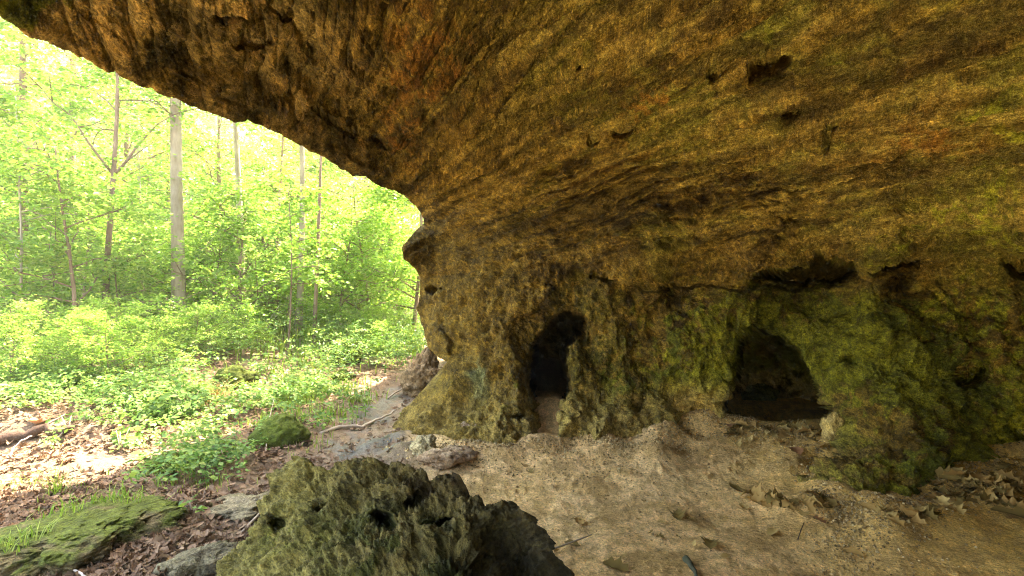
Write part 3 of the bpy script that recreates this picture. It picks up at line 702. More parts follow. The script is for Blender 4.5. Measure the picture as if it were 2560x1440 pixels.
for (a, b, s, sd_, lb, cl) in [(1058, 1132, (.10, .09, .10), 31, 'pale upright stone at the edge of the wet clay', [(.38, .31, .16), (.26, .2, .1), (.45, .38, .22)]),
                               (1120, 1150, (.22, .14, .07), 32, 'low dusty rock beside the pale upright stone', BR),
                               (1180, 1095, (.18, .14, .13), 33, 'dark rubble block at the foot of the rock nose', BR),
                               (1245, 1085, (.16, .13, .13), 34, 'knobbly stone between the rock nose and the tall alcove', BR),
                               (620, 1275, (.24, .2, .05), 36, 'flat grey stone lying among dry leaves', [(.19, .16, .09), (.14, .115, .06), (.24, .2, .12)]),
                               (505, 1420, (.22, .12, .06), 37, 'pale flat stone at the lower edge of the leaf litter', [(.13, .11, .06), (.085, .07, .04), (.17, .15, .085)]),
                               (770, 1230, (.3, .2, .06), 38, 'smooth tan slab between the litter and the pitted boulder', [(.25, .2, .1), (.18, .14, .075), (.3, .25, .14)]),
                               (1900, 1000, (.24, .2, .17), 40, 'mossy block of rock wedged inside the wide alcove', [(.10, .10, .02), (.06, .06, .015), (.14, .13, .03)]),
                               (2085, 1105, (.10, .10, .17), 39, 'thin upright ochre fin of rock beside the wide alcove', [(.40, .28, .08), (.3, .2, .06), (.46, .34, .12)])]:
    p = GP(a, b); o = ico_rock('stone', (p[0], p[1], p[2] + s[2] * .45), s, sd_, cl, sd_ * .7, .25, .05, 0, 'boulder', (64, 40)); tag(o, lb, 'stone')

# ================================================================== LEAVES: shared templates
def kite(n_side=1):
    """a leaf blade: folded along its midrib"""
    v = np.array([[0, 0, 0], [.5, .34, .03], [1, 0, -.06], [.5, -.34, .03]]); return v, np.array([[0, 1, 2, 3]])

def scatter(tv, tf, pos, fwd, nrm, size, bend=None):
    """copies of a template: local x along fwd, z along nrm"""
    fwd = fwd / (np.linalg.norm(fwd, axis=1, keepdims=True) + 1e-9)
    side = np.cross(nrm, fwd); side /= np.linalg.norm(side, axis=1, keepdims=True) + 1e-9
    up = np.cross(fwd, side); n = len(pos)
    t = np.tile(tv[None], (n, 1, 1))
    if bend is not None:
        t[:, :, 2] += bend[:, 0:1] * (t[:, :, 0] - .5) ** 2 * 2 + bend[:, 1:2] * t[:, :, 1] ** 2 * 4 + bend[:, 2:3] * t[:, :, 0] * t[:, :, 1] * 2
    s = size[:, None, None]
    Vv = pos[:, None] + s * (t[:, :, 0:1] * fwd[:, None] + t[:, :, 1:2] * side[:, None] + t[:, :, 2:3] * up[:, None])
    Fv = tf[None] + (np.arange(n) * len(tv))[:, None, None]
    return Vv.reshape(-1, 3), Fv.reshape(-1, tf.shape[1])

def rand_dir(n): v = rng.normal(size=(n, 3)); return v / np.linalg.norm(v, axis=1, keepdims=True)

def sprays(P, Dv, n_leaf, leaf, length, flat=.25):
    """leafy twigs: leaves set two by two along a drooping twig, lying nearly flat"""
    n = len(P); Dv = Dv / (np.linalg.norm(Dv, axis=1, keepdims=True) + 1e-9)
    t = np.tile((np.arange(n_leaf) + .5) / n_leaf, n); idx = np.repeat(np.arange(n), n_leaf); sgn = np.tile(np.where(np.arange(n_leaf) % 2, 1., -1.), n)
    up = np.array([0, 0, 1.]) + rng.normal(size=(n, 3)) * flat; side = np.cross(up, Dv); side /= np.linalg.norm(side, axis=1, keepdims=True) + 1e-9
    L_ = (length * rng.uniform(.6, 1.25, n))[idx]
    pos = P[idx] + Dv[idx] * (L_ * t)[:, None] + np.array([0, 0, -1.]) * (L_ * .3 * t * t)[:, None] + rng.normal(size=(len(idx), 3)) * leaf * .25
    fwd = Dv[idx] * .45 + side[idx] * sgn[:, None] * .9 + rng.normal(size=(len(idx), 3)) * .25; fwd[:, 2] -= .15
    nrm = up[idx] + rng.normal(size=(len(idx), 3)) * .35
    return scatter(*kite(), pos, fwd, nrm, leaf * rng.uniform(.6, 1.3, len(idx)))

def branch_tree(H, r0, lean, n_br, br_len, seed, start=.3, n_spray=170, leaf=.12, n_leaf=14, twist=.12, fork=False, spl=.6, dead=0):
    """a trunk with limbs as one tube mesh, and the crown's leaf sprays set along the limbs"""
    rs = np.random.default_rng(seed); mb = MB()
    m = 14; t = np.linspace(0, 1, m); ph = rs.uniform(0, 6, 2)
    P = np.stack([lean[0] * H * t + twist * np.sin(t * 4 + ph[0]) - twist * math.sin(ph[0]), lean[1] * H * t + twist * np.sin(t * 3.3 + ph[1]) - twist * math.sin(ph[1]), H * t - .15], 1)
    rad_ = r0 * (1 - .72 * t) * (1 + .5 * np.exp(-t * 22)); mb.tube(P, rad_, 10)
    seeds_p = []; seeds_d = []
    for k in range(n_br):
        u = start + (1 - start) * (k + rs.uniform(0, 1)) / n_br * .97; j = u * (m - 1); i = int(j); b = P[i] + (P[min(i + 1, m - 1)] - P[i]) * (j - i)
        a = rs.uniform(0, 2 * math.pi); Lb = br_len * (1.15 - .7 * u) * rs.uniform(.6, 1.2); el = rs.uniform(.15, .75)
        if fork and k < 2: a = math.pi * k + .3; el = 1.02; Lb = br_len * 1.2; b = P[int(start * (m - 1))]; Lb *= .8
        dr = np.array([math.cos(a) * math.cos(el), math.sin(a) * math.cos(el), math.sin(el)]); s = np.linspace(0, 1, 7)[:, None]
        br = b + dr * s * Lb + np.array([0, 0, -.18 * Lb]) * s ** 2 + rs.normal(size=(7, 3)) * .03 * Lb * s
        rb = r0 * .34 * (1.1 - u) + .006; 
        if fork and k < 2: rb = r0 * .45
        mb.tube(br, np.linspace(rb, .006, 7), 6)
        for f in np.concatenate([rs.uniform(.25, 1, 3), [1.0]]):
            q0 = br[0] + (br[-1] - br[0]) * f; q0 = br[min(6, int(f * 6))]
            sub = dr * .5 + np.append(rs.normal(size=2) * .7, rs.normal() * .25); sub /= np.linalg.norm(sub); Ls = Lb * .42 * rs.uniform(.6, 1.2)
            sb = q0 + sub * np.linspace(0, 1, 4)[:, None] * Ls; mb.tube(sb, np.linspace(rb * .4 + .003, .004, 4), 5)
            ns = max(1, int(n_spray / (n_br * 4)))
            for _ in range(ns):
                seeds_p.append(sb[0] + (sb[-1] - sb[0]) * rs.uniform(.1, 1.0) + rs.normal(size=3) * .14 * min(1, Lb)); seeds_d.append(sub + rs.normal(size=3) * .7 * np.array([1, 1, .3]))
    trunk = (mb, rad_)
    Vl, Fl = sprays(np.array(seeds_p), np.array(seeds_d), n_leaf, leaf, spl)
    return mb, Vl, Fl

def make_tree(name, loc, label, cat, group, bark='bark', rz=0.0, crown='crown', stem='trunk', leafm='leaf', **kw):
    mb, Vl, Fl = branch_tree(**kw)
    r = empty(name, loc, rz); tag(r, label, cat, group)
    obj(stem, mb.mesh(stem, M[bark], .012, 6), r)
    if len(Vl): obj(crown, mesh_from(crown, Vl, Fl, M[leafm], False), r)
    return r

def at(px_, Y): x = (px_ - CX) * Y / F; return (x, Y, g1(x, Y) - .02)

# trees with trunks one can tell apart
TR = dict(n_br=16, br_len=3.0, n_spray=300, leaf=.115, n_leaf=14, spl=.75)
tall_grey = make_tree('tall_tree', at(450, 10), 'tallest straight grey trunk, just below the middle of the overhang lip', 'tree', 'forest trees beyond the shelter', 'bark',
                      H=13, r0=.125, lean=(-.014, .0), seed=1, start=.42, twist=.05, **TR)
t2 = make_tree('tall_tree', at(606, 12.5), 'slim grey tree with a bent fork, right of the tallest grey trunk', 'tree', 'forest trees beyond the shelter', 'bark', H=14, r0=.08, lean=(.004, .01), seed=2, start=.35, twist=.16, **TR)
t3 = make_tree('tall_tree', at(742, 11.5), 'tree with reddish pale lower trunk curving beside a thinner stem', 'tree', 'forest trees beyond the shelter', 'bark', H=12, r0=.075, lean=(.012, .01), seed=3, start=.4, twist=.18, **TR)
t4 = make_tree('slender_tree', at(784, 11), 'thin straight brown stem just right of the pale curving trunk', 'tree', 'forest trees beyond the shelter', 'bark_brown', H=9, r0=.045, lean=(.01, 0), seed=4, start=.4, n_br=9, br_len=1.8, n_spray=150, leaf=.13, n_leaf=12, spl=.6, twist=.1)
t5 = make_tree('forked_tree', at(262, 9.5), 'dark slender tree that forks into a wide V', 'tree', 'forest trees beyond the shelter', 'bark_brown', H=7.5, r0=.06, lean=(-.03, 0), seed=5, start=.48, n_br=12, br_len=2.2, n_spray=380, leaf=.10, n_leaf=14, spl=.65, fork=True, twist=.12)
t6 = make_tree('tall_tree', at(190, 17), 'thick blurred reddish trunk left of the forked tree', 'tree', 'forest trees beyond the shelter', 'bark_brown', H=13, r0=.15, lean=(.015, 0), seed=6, start=.36, twist=.12, **TR)
t7 = make_tree('slender_tree', at(694, 13.5), 'very thin brown stem left of the pale curving trunk', 'tree', 'forest trees beyond the shelter', 'bark_brown', H=8, r0=.05, lean=(.0, 0), seed=7, start=.45, n_br=8, br_len=1.6, n_spray=140, leaf=.13, n_leaf=12, spl=.6, twist=.1)
t8 = make_tree('slender_tree', at(352, 14.5), 'thin pale stem with a kink, left of the tallest grey trunk', 'tree', 'forest trees beyond the shelter', 'bark_pale', H=9, r0=.055, lean=(.02, 0), seed=8, start=.35, n_br=10, br_len=1.9, n_spray=190, leaf=.13, n_leaf=12, spl=.6, twist=.2)
t9 = make_tree('sapling', at(52, 8.5), 'whitish young sapling rising through the undergrowth near the photo edge', 'sapling', 'saplings in the undergrowth', 'bark_pale', H=4.6, r0=.026, lean=(-.01, 0), seed=9, start=.3, n_br=11, br_len=1.1, n_spray=190, leaf=.10, n_leaf=12, spl=.45, twist=.05)
t10 = make_tree('sapling', at(716, 9.5), 'wiry brown sapling in front of the pale curving trunk', 'sapling', 'saplings in the undergrowth', 'bark_brown', H=3.4, r0=.02, lean=(.02, 0), seed=10, start=.4, n_br=8, br_len=.9, n_spray=110, leaf=.10, n_leaf=12, spl=.4, twist=.05)
t11 = make_tree('tall_tree', at(925, 19), 'leafy tree filling the gap under the tip of the overhang', 'tree', 'forest trees beyond the shelter', 'bark_brown', H=8.5, r0=.12, lean=(0, 0), seed=12, start=.2, n_br=18, br_len=3.0, n_spray=700, leaf=.115, n_leaf=14, spl=.75, twist=.12)
t12 = make_tree('small_tree', at(1030, 12), 'bushy green tree close behind the rock nose', 'tree', 'forest trees beyond the shelter', 'bark_brown', H=4.6, r0=.06, lean=(0, 0), seed=13, start=.15, n_br=16, br_len=1.7, n_spray=620, leaf=.09, n_leaf=14, spl=.6, twist=.1)
t13 = make_tree('tall_tree', at(60, 12.5), 'broad leafy tree whose branches fill the upper corner of the gap', 'tree', 'forest trees beyond the shelter', 'bark_brown', H=11, r0=.11, lean=(-.01, 0), seed=14, start=.25, n_br=18, br_len=3.0, n_spray=760, leaf=.105, n_leaf=14, spl=.75, twist=.12)

# more distant trees, alike in the haze of leaves
far_src = [tall_grey, t2, t6, t13, t11]
for k, (px_, Y) in enumerate([(330,22),(535,24),(815,23),(130,23),(410,28),(700,30),(240,31),(570,34),(980,30),(470,40),(160,40),(860,42),(-80,20),(1060,24),(1100,34)]):
    dup(far_src[k % 5], at(px_, Y), k * 1.7, .85 + .3 * ((k * 37) % 10) / 10, 'thin distant forest tree half hidden by bright foliage', 'distant trees deep in the forest')

for k, (x_, y_) in enumerate([(-.4, 11.6), (1.2, 11.2)]):  # unseen trees added so that their crowns throw dappled shade on the bank
    dup((tall_grey, t2, t6)[k], (x_, y_, g1(x_, y_)), 2.1 * k, .9, 'unseen tree added behind the rock nose to dapple the bank', 'added shade trees behind the shelter')

# young understory trees and bushes
b1 = make_tree('leafy_bush', at(520, 11), 'spreading green understory bush in the sunlit forest', 'bush', 'understory bushes below the trees', 'bark_brown', crown='foliage', stem='stem', H=2.6, r0=.03, lean=(.03, 0), seed=21, start=.12, n_br=14, br_len=1.5, n_spray=520, leaf=.075, n_leaf=12, spl=.5, twist=.08)
b2 = make_tree('leafy_bush', at(330, 9.5), 'spreading green understory bush in the sunlit forest', 'bush', 'understory bushes below the trees', 'bark_brown', crown='foliage', stem='stem', H=1.9, r0=.022, lean=(-.05, 0), seed=22, start=.1, n_br=12, br_len=1.2, n_spray=420, leaf=.07, n_leaf=12, spl=.45, twist=.08)
b3 = make_tree('leafy_bush', at(850, 12.5), 'spreading green understory bush in the sunlit forest', 'bush', 'understory bushes below the trees', 'bark_brown', crown='foliage', stem='stem', H=3.4, r0=.035, lean=(.02, 0), seed=23, start=.2, n_br=14, br_len=1.6, n_spray=560, leaf=.08, n_leaf=12, spl=.55, twist=.1)
rs = np.random.default_rng(5)
for k, (px_, Y) in enumerate([(-40,11.5),(300,15),(40,18),(200,22),(350,24),(110,25),(270,28),(450,21),(620,22),(740,24),(500,28),(-30,24),(80,14),(160,19),(300,16),(370,21),(520,18),(570,15),(650,19),(720,22),(820,17),(880,20),(480,25),(230,24),(960,16),(20,20),(680,15.5),(430,17),(-60,15),(900,26),(600,27),(780,25)]):
    dup((t12, t11, t12, t13)[k % 4] if k > 1 else t13, at(px_, Y), k * 2.3, (1.35, .8, 1.1, .7)[k % 4] if k > 1 else .95 + .03 * (k % 5), 'leafy young tree screening the distant trunks', 'leafy young trees in the forest')
fern_spots = [(40,7.2),(130,7.8),(220,7.4),(310,8.0),(400,7.6),(480,8.4),(80,8.6),(180,9.2),(270,9.0),(360,9.4),(540,9.2),(20,6.3),(150,6.5),(280,6.6),(620,9.6),(900,11),(960,10.2),(1000,11.5),(820,11.4)]
for k, (px_, Y) in enumerate(fern_spots):
    dup((b2, b1)[k % 2], at(px_, Y), 1.3 * k, (.42, .34)[k % 2] + .02 * (k % 4), 'low feathery shrub in the undergrowth', 'low shrubs in the undergrowth')
spots = [(610,11.2),(700,11.5),(430,14),(610,15),(700,17),(500,22),(330,17),(180,16),(250,22),(780,19),(870,23),(60,18),(590,24),(930,22),(690,26),(400,25),(90,9),(200,10.5),(420,12),(690,13.5),(920,13),(985,14),(30,11),(150,13),(260,14),(560,16),(820,16),(900,17),(960,19),(380,18),(110,16),(720,18),(20,15),(1020,17),(-60,10),(-120,12),(500,19),(660,20),(840,21),(230,19),(70,20),(180,8.4)]
for k, (px_, Y) in enumerate(spots):
    dup((b1, b2, b3)[k % 3], at(px_, Y), rs.uniform(0, 6.2), rs.uniform(.75, 1.35), 'spreading green understory bush in the sunlit forest', 'understory bushes below the trees')

# distant wood: one far mass of foliage
n = 42000
fx_ = rng.uniform(-75, 6, n); fy_ = rng.uniform(30, 75, n); fz_ = rng.beta(1.2, 1.3, n) * (11 + .42 * fy_)
cl = fbm(np.stack([fx_, fy_, fz_], 1) * .22, 3, 801); k = (cl > -.33) & (fx_ > -1.3 * fy_)
fp = np.stack([fx_, fy_, fz_], 1)[k]
Vl, Fl = sprays(fp, rand_dir(len(fp)), 8, .36, 1.4, .4)
o = obj('far_woods', mesh_from('far_woods', Vl, Fl, M['leaf'], False)); tag(o, kind='stuff')

# ================================================================== UNDERGROWTH, GRASS, LITTER
def veg_density(x, y):
    p = np.stack([x, y, 0 * x], 1); n = fbm(p * .9, 3, 901)
    pxx = CX + x / y * F; pyy = CY + CAMZ * F / y
    d = sstep(1130, 1010, pyy) * sstep(620, 480, pxx + 0 * pyy) + sstep(965, 900, pyy) * 1.6 + .9 * np.exp(-((pxx - 720) / 120) ** 2 - ((pyy - 990) / 80) ** 2) + .3 * np.exp(-((pxx - 560) / 150) ** 2 - ((pyy - 1150) / 40) ** 2) \
        + .35 * np.exp(-((pxx - 880) / 70) ** 2 - ((pyy - 900) / 40) ** 2)
    bare = 1.2 * np.exp(-((pxx - 690) / 110) ** 2 - ((pyy - 1140) / 60) ** 2) + np.exp(-((pxx - 690) / 80) ** 2 - ((pyy - 910) / 55) ** 2) + .8 * np.exp(-((pxx - 520) / 90) ** 2 - ((pyy - 985) / 30) ** 2) + .5 * np.exp(-((pxx - 930) / 50) ** 2 - ((pyy - 815) / 14) ** 2)
    rockx = np.interp(y, [3, 5, 6, 8, 10, 14], [-2.3, -2.0, -1.8, -1.75, -1.5, 0.5])
    return np.clip(d * (.85 + 1.6 * n), 0, 1.5) * (1 - np.clip(bare * 1.1, 0, .95)) * (x < rockx) * (pyy < 1330)

Y_ = 1 / rng.uniform(1 / 30, 1 / 3.2, 32000); X_ = (rng.uniform(-160, 1080, 32000) - CX) * Y_ / F
dn = veg_density(X_, Y_); k = rng.uniform(0, 1, len(X_)) < dn * (.24 + .5 * sstep(8, 14, Y_)); X_, Y_ = X_[k], Y_[k]
Z_ = G(X_, Y_); npl = len(X_); nst = 5; hgt = rng.uniform(.08, .26, npl) * (1 + 2.4 * sstep(6, 11, Y_))
P0 = np.repeat(np.stack([X_, Y_, Z_], 1), nst, 0); hh = np.repeat(hgt, nst) * rng.uniform(.5, 1.1, npl * nst)
dd = rng.normal(size=(npl * nst, 3)); dd[:, 2] = 0; dd /= np.linalg.norm(dd, axis=1, keepdims=True)
P1 = P0 + dd * (hh * .45)[:, None] + np.array([0, 0, 1]) * hh[:, None]
Vl, Fl = sprays(P1, dd + np.array([0, 0, .15]), 6, .05, .14, .3)
print('undergrowth plants', npl, 'leaves', len(Fl))
o = obj('undergrowth', mesh_from('undergrowth', Vl, Fl, M['leaf_low'], False)); tag(o, kind='stuff')

def blades(P, h, lean=.5, wd=.006):
    n = len(P); a = rng.uniform(0, 6.283, n); d = np.stack([np.cos(a), np.sin(a), 0 * a], 1); s = np.stack([-np.sin(a), np.cos(a), 0 * a], 1)
    ln = (lean * rng.uniform(.2, 1.3, n) * h)[:, None]; hh = h[:, None]; up = np.array([0, 0, 1.]); w_ = wd * rng.uniform(.6, 1.4, n)[:, None]
    v = [P - s * w_, P + s * w_, P + d * ln * .3 + up * hh * .55 + s * w_ * .75, P + d * ln * .3 + up * hh * .55 - s * w_ * .75, P + d * ln + up * hh * .8]
    Vv = np.stack(v, 1).reshape(-1, 3); b = (np.arange(n) * 5)[:, None]
    return Vv, [b + np.array([[0, 1, 2, 3]]), b + np.array([[3, 2, 4]])]

def tuft_points(px_, py_, n, spread):
    c = GP(px_, py_); q_ = np.clip(rng.normal(size=(n, 2)), -1.5, 1.5) * spread * .8; x = c[0] + q_[:, 0]; y = c[1] + q_[:, 1]
    return np.stack([x, y, G(x, y) - .01], 1)

# grass spread thinly over the bank: nobody could count it
Y_ = 1 / rng.uniform(1 / 16, 1 / 2.9, 60000); X_ = (rng.uniform(-120, 1060, 60000) - CX) * Y_ / F
pxx = CX + X_ / Y_ * F; pyy = CY + CAMZ * F / Y_; pn = fbm(np.stack([X_, Y_, 0 * X_], 1) * 1.4, 3, 951)
dn = 1.8 * np.exp(-((pxx - 730) / 120) ** 2 - ((pyy - 1000) / 80) ** 2) + .16 * np.exp(-((pxx - 120) / 160) ** 2 - ((pyy - 1230) / 50) ** 2) + 1.3 * sstep(930, 860, pyy) + .5 * np.exp(-((pxx - 900) / 60) ** 2 - ((pyy - 990) / 40) ** 2) + .5 * np.exp(-((pxx - 450) / 90) ** 2 - ((pyy - 1190) / 30) ** 2)
k = (rng.uniform(0, 1, len(X_)) < dn * (.4 + 1.6 * pn) * .6) & (X_ < np.interp(Y_, [3, 5, 6, 8, 10, 14], [-2.0, -1.8, -1.75, -1.7, -1.4, .4])); X_, Y_ = X_[k], Y_[k]
gpnt = np.stack([X_, Y_, G(X_, Y_)], 1); Vb_, Fb_ = blades(gpnt, (.03 + .10 * rng.uniform(0, 1, len(X_)) + .07 * sstep(5, 6.5, Y_)) * (1 + 4 * sstep(7.5, 12, Y_)), .7, .0035 + .008 * sstep(4.5, 10, Y_)[:, None])
o = obj('grass', mesh_from('grass', Vb_, Fb_, M['grass'], False)); tag(o, kind='stuff')

# grass tufts one can point at
bpy.context.view_layer.update()
slab = bpy.data.objects['mossy_slab']
def on_slab(P):
    out = P.copy(); mi = slab.matrix_world.inverted()
    for k in range(len(P)):
        a = mi @ Vector((P[k][0], P[k][1], 3)); b = (mi.to_3x3() @ Vector((0, 0, -1)))
        hit, lc, *_ = slab.ray_cast(a, b)
        if hit: out[k][2] = max(out[k][2], (slab.matrix_world @ lc).z - .01)
    return out
for (a, b, n, sp, h, lb) in [(330, 1290, 170, .12, .10, 'thick green grass tuft along the upper rim of the flat mossy rock'), (45, 1420, 80, .08, .10, 'bright grass tuft at the outer end of the flat mossy rock'),
                             (160, 1330, 70, .11, .12, 'thin arching grass on the sunny edge of the flat mossy rock'), (900, 1005, 130, .11, .12, 'small grass tuft standing in the wet track'),
                             (700, 1100, 110, .10, .12, 'little green tuft growing over the round mossy rock'), (520, 1000, 260, .16, .26, 'dry straw coloured grass clump arching over the sunlit litter'),
                             (760, 1000, 260, .22, .16, 'lush grass clump on the bank left of the wet track'), (145, 1240, 40, .04, .24, 'few tall thin blades on the white sunlit ground')]:
    P = tuft_points(a, b, n, sp)
    if b > 1280: P = on_slab(P)
    c = P.mean(0); hs = h * rng.uniform(.5, 1.2, n)
    Vb_, Fb_ = blades(P - c, hs, 1.1, .003 if b > 1200 else .0035)
    o = obj('grass_tuft', mesh_from('grass_tuft', Vb_, Fb_, M['dry_pale'] if 'straw' in lb else M['grass'], False), None, c); tag(o, lb, 'grass tuft')

# broad leaved plants near the track and on the bank
def small_plant(name, px_, py_, n_l, size, h, label, matn='leaf_low'):
    c = GP(px_, py_); mb = MB(); a = rng.uniform(0, 6.28, n_l); tips = []; dirs = []
    for k in range(n_l):
        d = np.array([math.cos(a[k]), math.sin(a[k]), 0]); hh = h * rng.uniform(.55, 1.1); s = np.linspace(0, 1, 4)[:, None]
        pt = d * s * hh * .5 + np.array([0, 0, hh]) * s ** .8; mb.tube(pt, np.linspace(.004, .0025, 4), 4); tips.append(pt[-1]); dirs.append(d)
    r = empty(name, c); tag(r, label, 'plant'); obj('stem', mb.mesh('stem', M['twig']), r)
    Vl, Fl = sprays(np.array(tips), np.array(dirs), 5, size, size * 1.6, .2); obj('foliage', mesh_from('foliage', Vl, Fl, M[matn], False), r)
for (a, b, n, sz, h, lb) in [(965, 885, 9, .10, .25, 'leafy seedling close to the leaning brown boulder'), (560, 1165, 8, .06, .14, 'low dark green seedling on the litter in front of the moss'), (380, 1165, 4, .10, .08, 'single pale round leaved sprout in the litter'),
                             (300, 1130, 8, .07, .18, 'small yellow green plant at the edge of the sunlit ground'), (470, 1045, 5, .11, .3, 'star leaved seedling with a long stem'), (640, 870, 12, .09, .5, 'tall pale leaved plant above the bare sunlit bank'),
                             (500, 870, 12, .10, .4, 'broad bluish leaved plant in the undergrowth'), (340, 860, 12, .10, .45, 'bright sunlit plant left of the broad bluish leaved one'), (430, 890, 10, .10, .4, 'shaded plant with drooping leaves in the undergrowth'),
                             (850, 885, 10, .10, .3, 'dark leafy plant on top of the mossy hump'), (230, 880, 12, .09, .4, 'feathery plant in the middle of the undergrowth'), (60, 860, 12, .09, .5, 'pale plant in bright sun at the edge of the photo'),
                             (480, 1290, 4, .05, .1, 'tiny seedling among dry leaves beside the flat mossy rock'), (1025, 1040, 4, .04, .07, 'tiny green sprig at the end of the root')]:
    small_plant('leafy_plant', a, b, n, sz, h, lb)

# dry leaves ---------------------------------------------------------
def lobed_leaf(lob=5, depth=.35, w_=.38):
    """an oak-like blade: midrib row plus lobed edges"""
    m = 4 * lob + 1; t = np.linspace(0, 1, m); env = w_ * np.sin(np.pi * t ** .8) ** .7; e = env * (1 - depth * (.5 + .5 * np.cos(2 * np.pi * t * lob)))
    Vt = np.concatenate([np.stack([t, 0 * t, -.02 + 0 * t], 1), np.stack([t + .03 * np.sin(2 * np.pi * t * lob), e, .03 * np.abs(e) / w_], 1), np.stack([t + .03 * np.sin(2 * np.pi * t * lob), -e, .03 * np.abs(e) / w_], 1)])
    fq = [(i, i + 1, m + i + 1, m + i) for i in range(m - 1)] + [(i + 1, i, 2 * m + i, 2 * m + i + 1) for i in range(m - 1)]
    return Vt, np.array(fq)
LEAVES = [lobed_leaf(3, .5, .40), lobed_leaf(4, .6, .36), lobed_leaf(2, .15, .30)]

def litter(X, Y, size, dz=.01, tilt=.35):
    out_v = []; out_f = []; base = 0
    for k, tpl in enumerate(LEAVES):
        s = np.arange(len(X)) % 3 == k; n = s.sum()
        if not n: continue
        pos = np.stack([X[s], Y[s], G(X[s], Y[s]) + dz + rng.uniform(0, .02, n)], 1); a = rng.uniform(0, 6.283, n)
        fwd = np.stack([np.cos(a), np.sin(a), rng.normal(size=n) * tilt * .5], 1); nr = np.array([0, 0, 1.]) + rng.normal(size=(n, 3)) * tilt
        v, f = scatter(tpl[0], tpl[1], pos, fwd, nr, size[s], np.stack([rng.normal(size=n) * .35, rng.uniform(-.1, .8, n), rng.normal(size=n) * .4], 1))
        out_v.append(v); out_f.append(f + base); base += len(v)
    return np.concatenate(out_v), np.concatenate(out_f)

nL = 36000
Y_ = 1 / rng.uniform(1 / 11, 1 / 2.2, nL); X_ = (rng.uniform(-120, 1250, nL) - CX) * Y_ / F; pxx = CX + X_ / Y_ * F; pyy = CY + CAMZ * F / Y_
pn = fbm(np.stack([X_, Y_, 0 * X_], 1) * 1.3, 3, 971)
dirtm = X_ - np.interp(Y_, [0, 3, 4, 5.1, 7], [-.9, -.7, -.75, -1.0, -1.1])
k = (rng.uniform(0, 1, nL) < (.40 + .7 * pn)) & (dirtm < -.05 + .3 * pn)
wetm = np.exp(-((X_ + 1.35) / .5) ** 2 - ((Y_ - 5.15) / .45) ** 2) + np.exp(-((X_ + 1.72) / .3) ** 2 - ((Y_ - 7) / 1.1) ** 2); k &= rng.uniform(0, 1, nL) > wetm * .75
X_, Y_ = X_[k], Y_[k]; v, f = litter(X_, Y_, rng.uniform(.03, .08, len(X_)))
o = obj('leaf_litter', mesh_from('leaf_litter', v, f, M['litter'], False)); tag(o, kind='stuff')

def crumbs(P, size, name, tints):
    ph = (1 + 5 ** .5) / 2
    iv = np.array([(-1,ph,0),(1,ph,0),(-1,-ph,0),(1,-ph,0),(0,-1,ph),(0,1,ph),(0,-1,-ph),(0,1,-ph),(ph,0,-1),(ph,0,1),(-ph,0,-1),(-ph,0,1)]) / 1.9
    it = np.array([(0,11,5),(0,5,1),(0,1,7),(0,7,10),(0,10,11),(1,5,9),(5,11,4),(11,10,2),(10,7,6),(7,1,8),(3,9,4),(3,4,2),(3,2,6),(3,6,8),(3,8,9),(4,9,5),(2,4,11),(6,2,10),(8,6,7),(9,8,1)])
    n = len(P); v = iv[None] * (1 + rng.normal(size=(n, 12, 1)) * .22) * (size[:, None] * rng.uniform(.55, 1.25, (n, 3)))[:, None]
    a = rng.uniform(0, 6.28, n); ca, sa = np.cos(a)[:, None], np.sin(a)[:, None]
    x = v[:, :, 0] * ca - v[:, :, 1] * sa; y = v[:, :, 0] * sa + v[:, :, 1] * ca; v = np.stack([x, y, v[:, :, 2]], 2) + P[:, None]
    c = np.array(tints)[rng.integers(0, len(tints), n)]; c = np.repeat(c * rng.uniform(.7, 1.25, (n, 1)), 12, 0)
    o = obj(name, mesh_from(name, v.reshape(-1, 3), (it[None] + (np.arange(n) * 12)[:, None, None]).reshape(-1, 3), M['boulder'], False, c)); tag(o, kind='stuff')
nD = 9000; seg = rng.integers(0, len(CONTACT) - 1, nD); tt = rng.uniform(0, 1, nD)[:, None]; base_ = CONTACT[seg] * (1 - tt) + CONTACT[seg + 1] * tt
off = np.abs(rng.normal(size=nD)) ** 1.4 * .34; tc_ = -base_ / np.linalg.norm(base_, axis=1, keepdims=True); base_ = base_ + tc_ * (off - .08)[:, None] + rng.normal(size=(nD, 2)) * .06
fl = np.stack([rng.uniform(-.6, 4.2, 3500), rng.uniform(2.4, 5.2, 3500)], 1); base_ = np.concatenate([base_, fl]); sz = np.concatenate([.004 + .012 * rng.beta(1, 5, nD) + .04 * rng.beta(.5, 14, nD) * sstep(.4, .0, off), .002 + .010 * rng.beta(1, 6, 3500)])
crumbs(np.concatenate([base_, (G(base_[:, 0], base_[:, 1]) + sz * .25)[:, None]], 1), sz, 'rubble', [(.40, .28, .12), (.30, .2, .08), (.22, .15, .06), (.46, .35, .17)])

def leaf_thing(px_, py_, size, mat, label, group=None, k=0, tilt=.1, curl=.5, rot=None, lift=.012, name='dry_leaf'):
    c = GP(px_, py_); a = rng.uniform(0, 6.283) if rot is None else rot
    fwd = np.array([[math.cos(a), math.sin(a), rng.normal() * tilt * .4]]); nr = np.array([[0, 0, 1.]]) + rng.normal(size=(1, 3)) * tilt
    v, f = scatter(LEAVES[k][0], LEAVES[k][1], np.zeros((1, 3)), fwd, nr, np.array([size]), np.array([[rng.normal() * curl * .6, curl * rng.uniform(.4, 1.3), rng.normal() * curl * .5]]))
    v -= v.mean(0); dz = -v[:, 2].min()
    return tag(obj(name, mesh_from(name, v, f, M[mat], True), None, (c[0], c[1], c[2] + min(dz, .03) + lift * .3)), label, 'leaf', group)

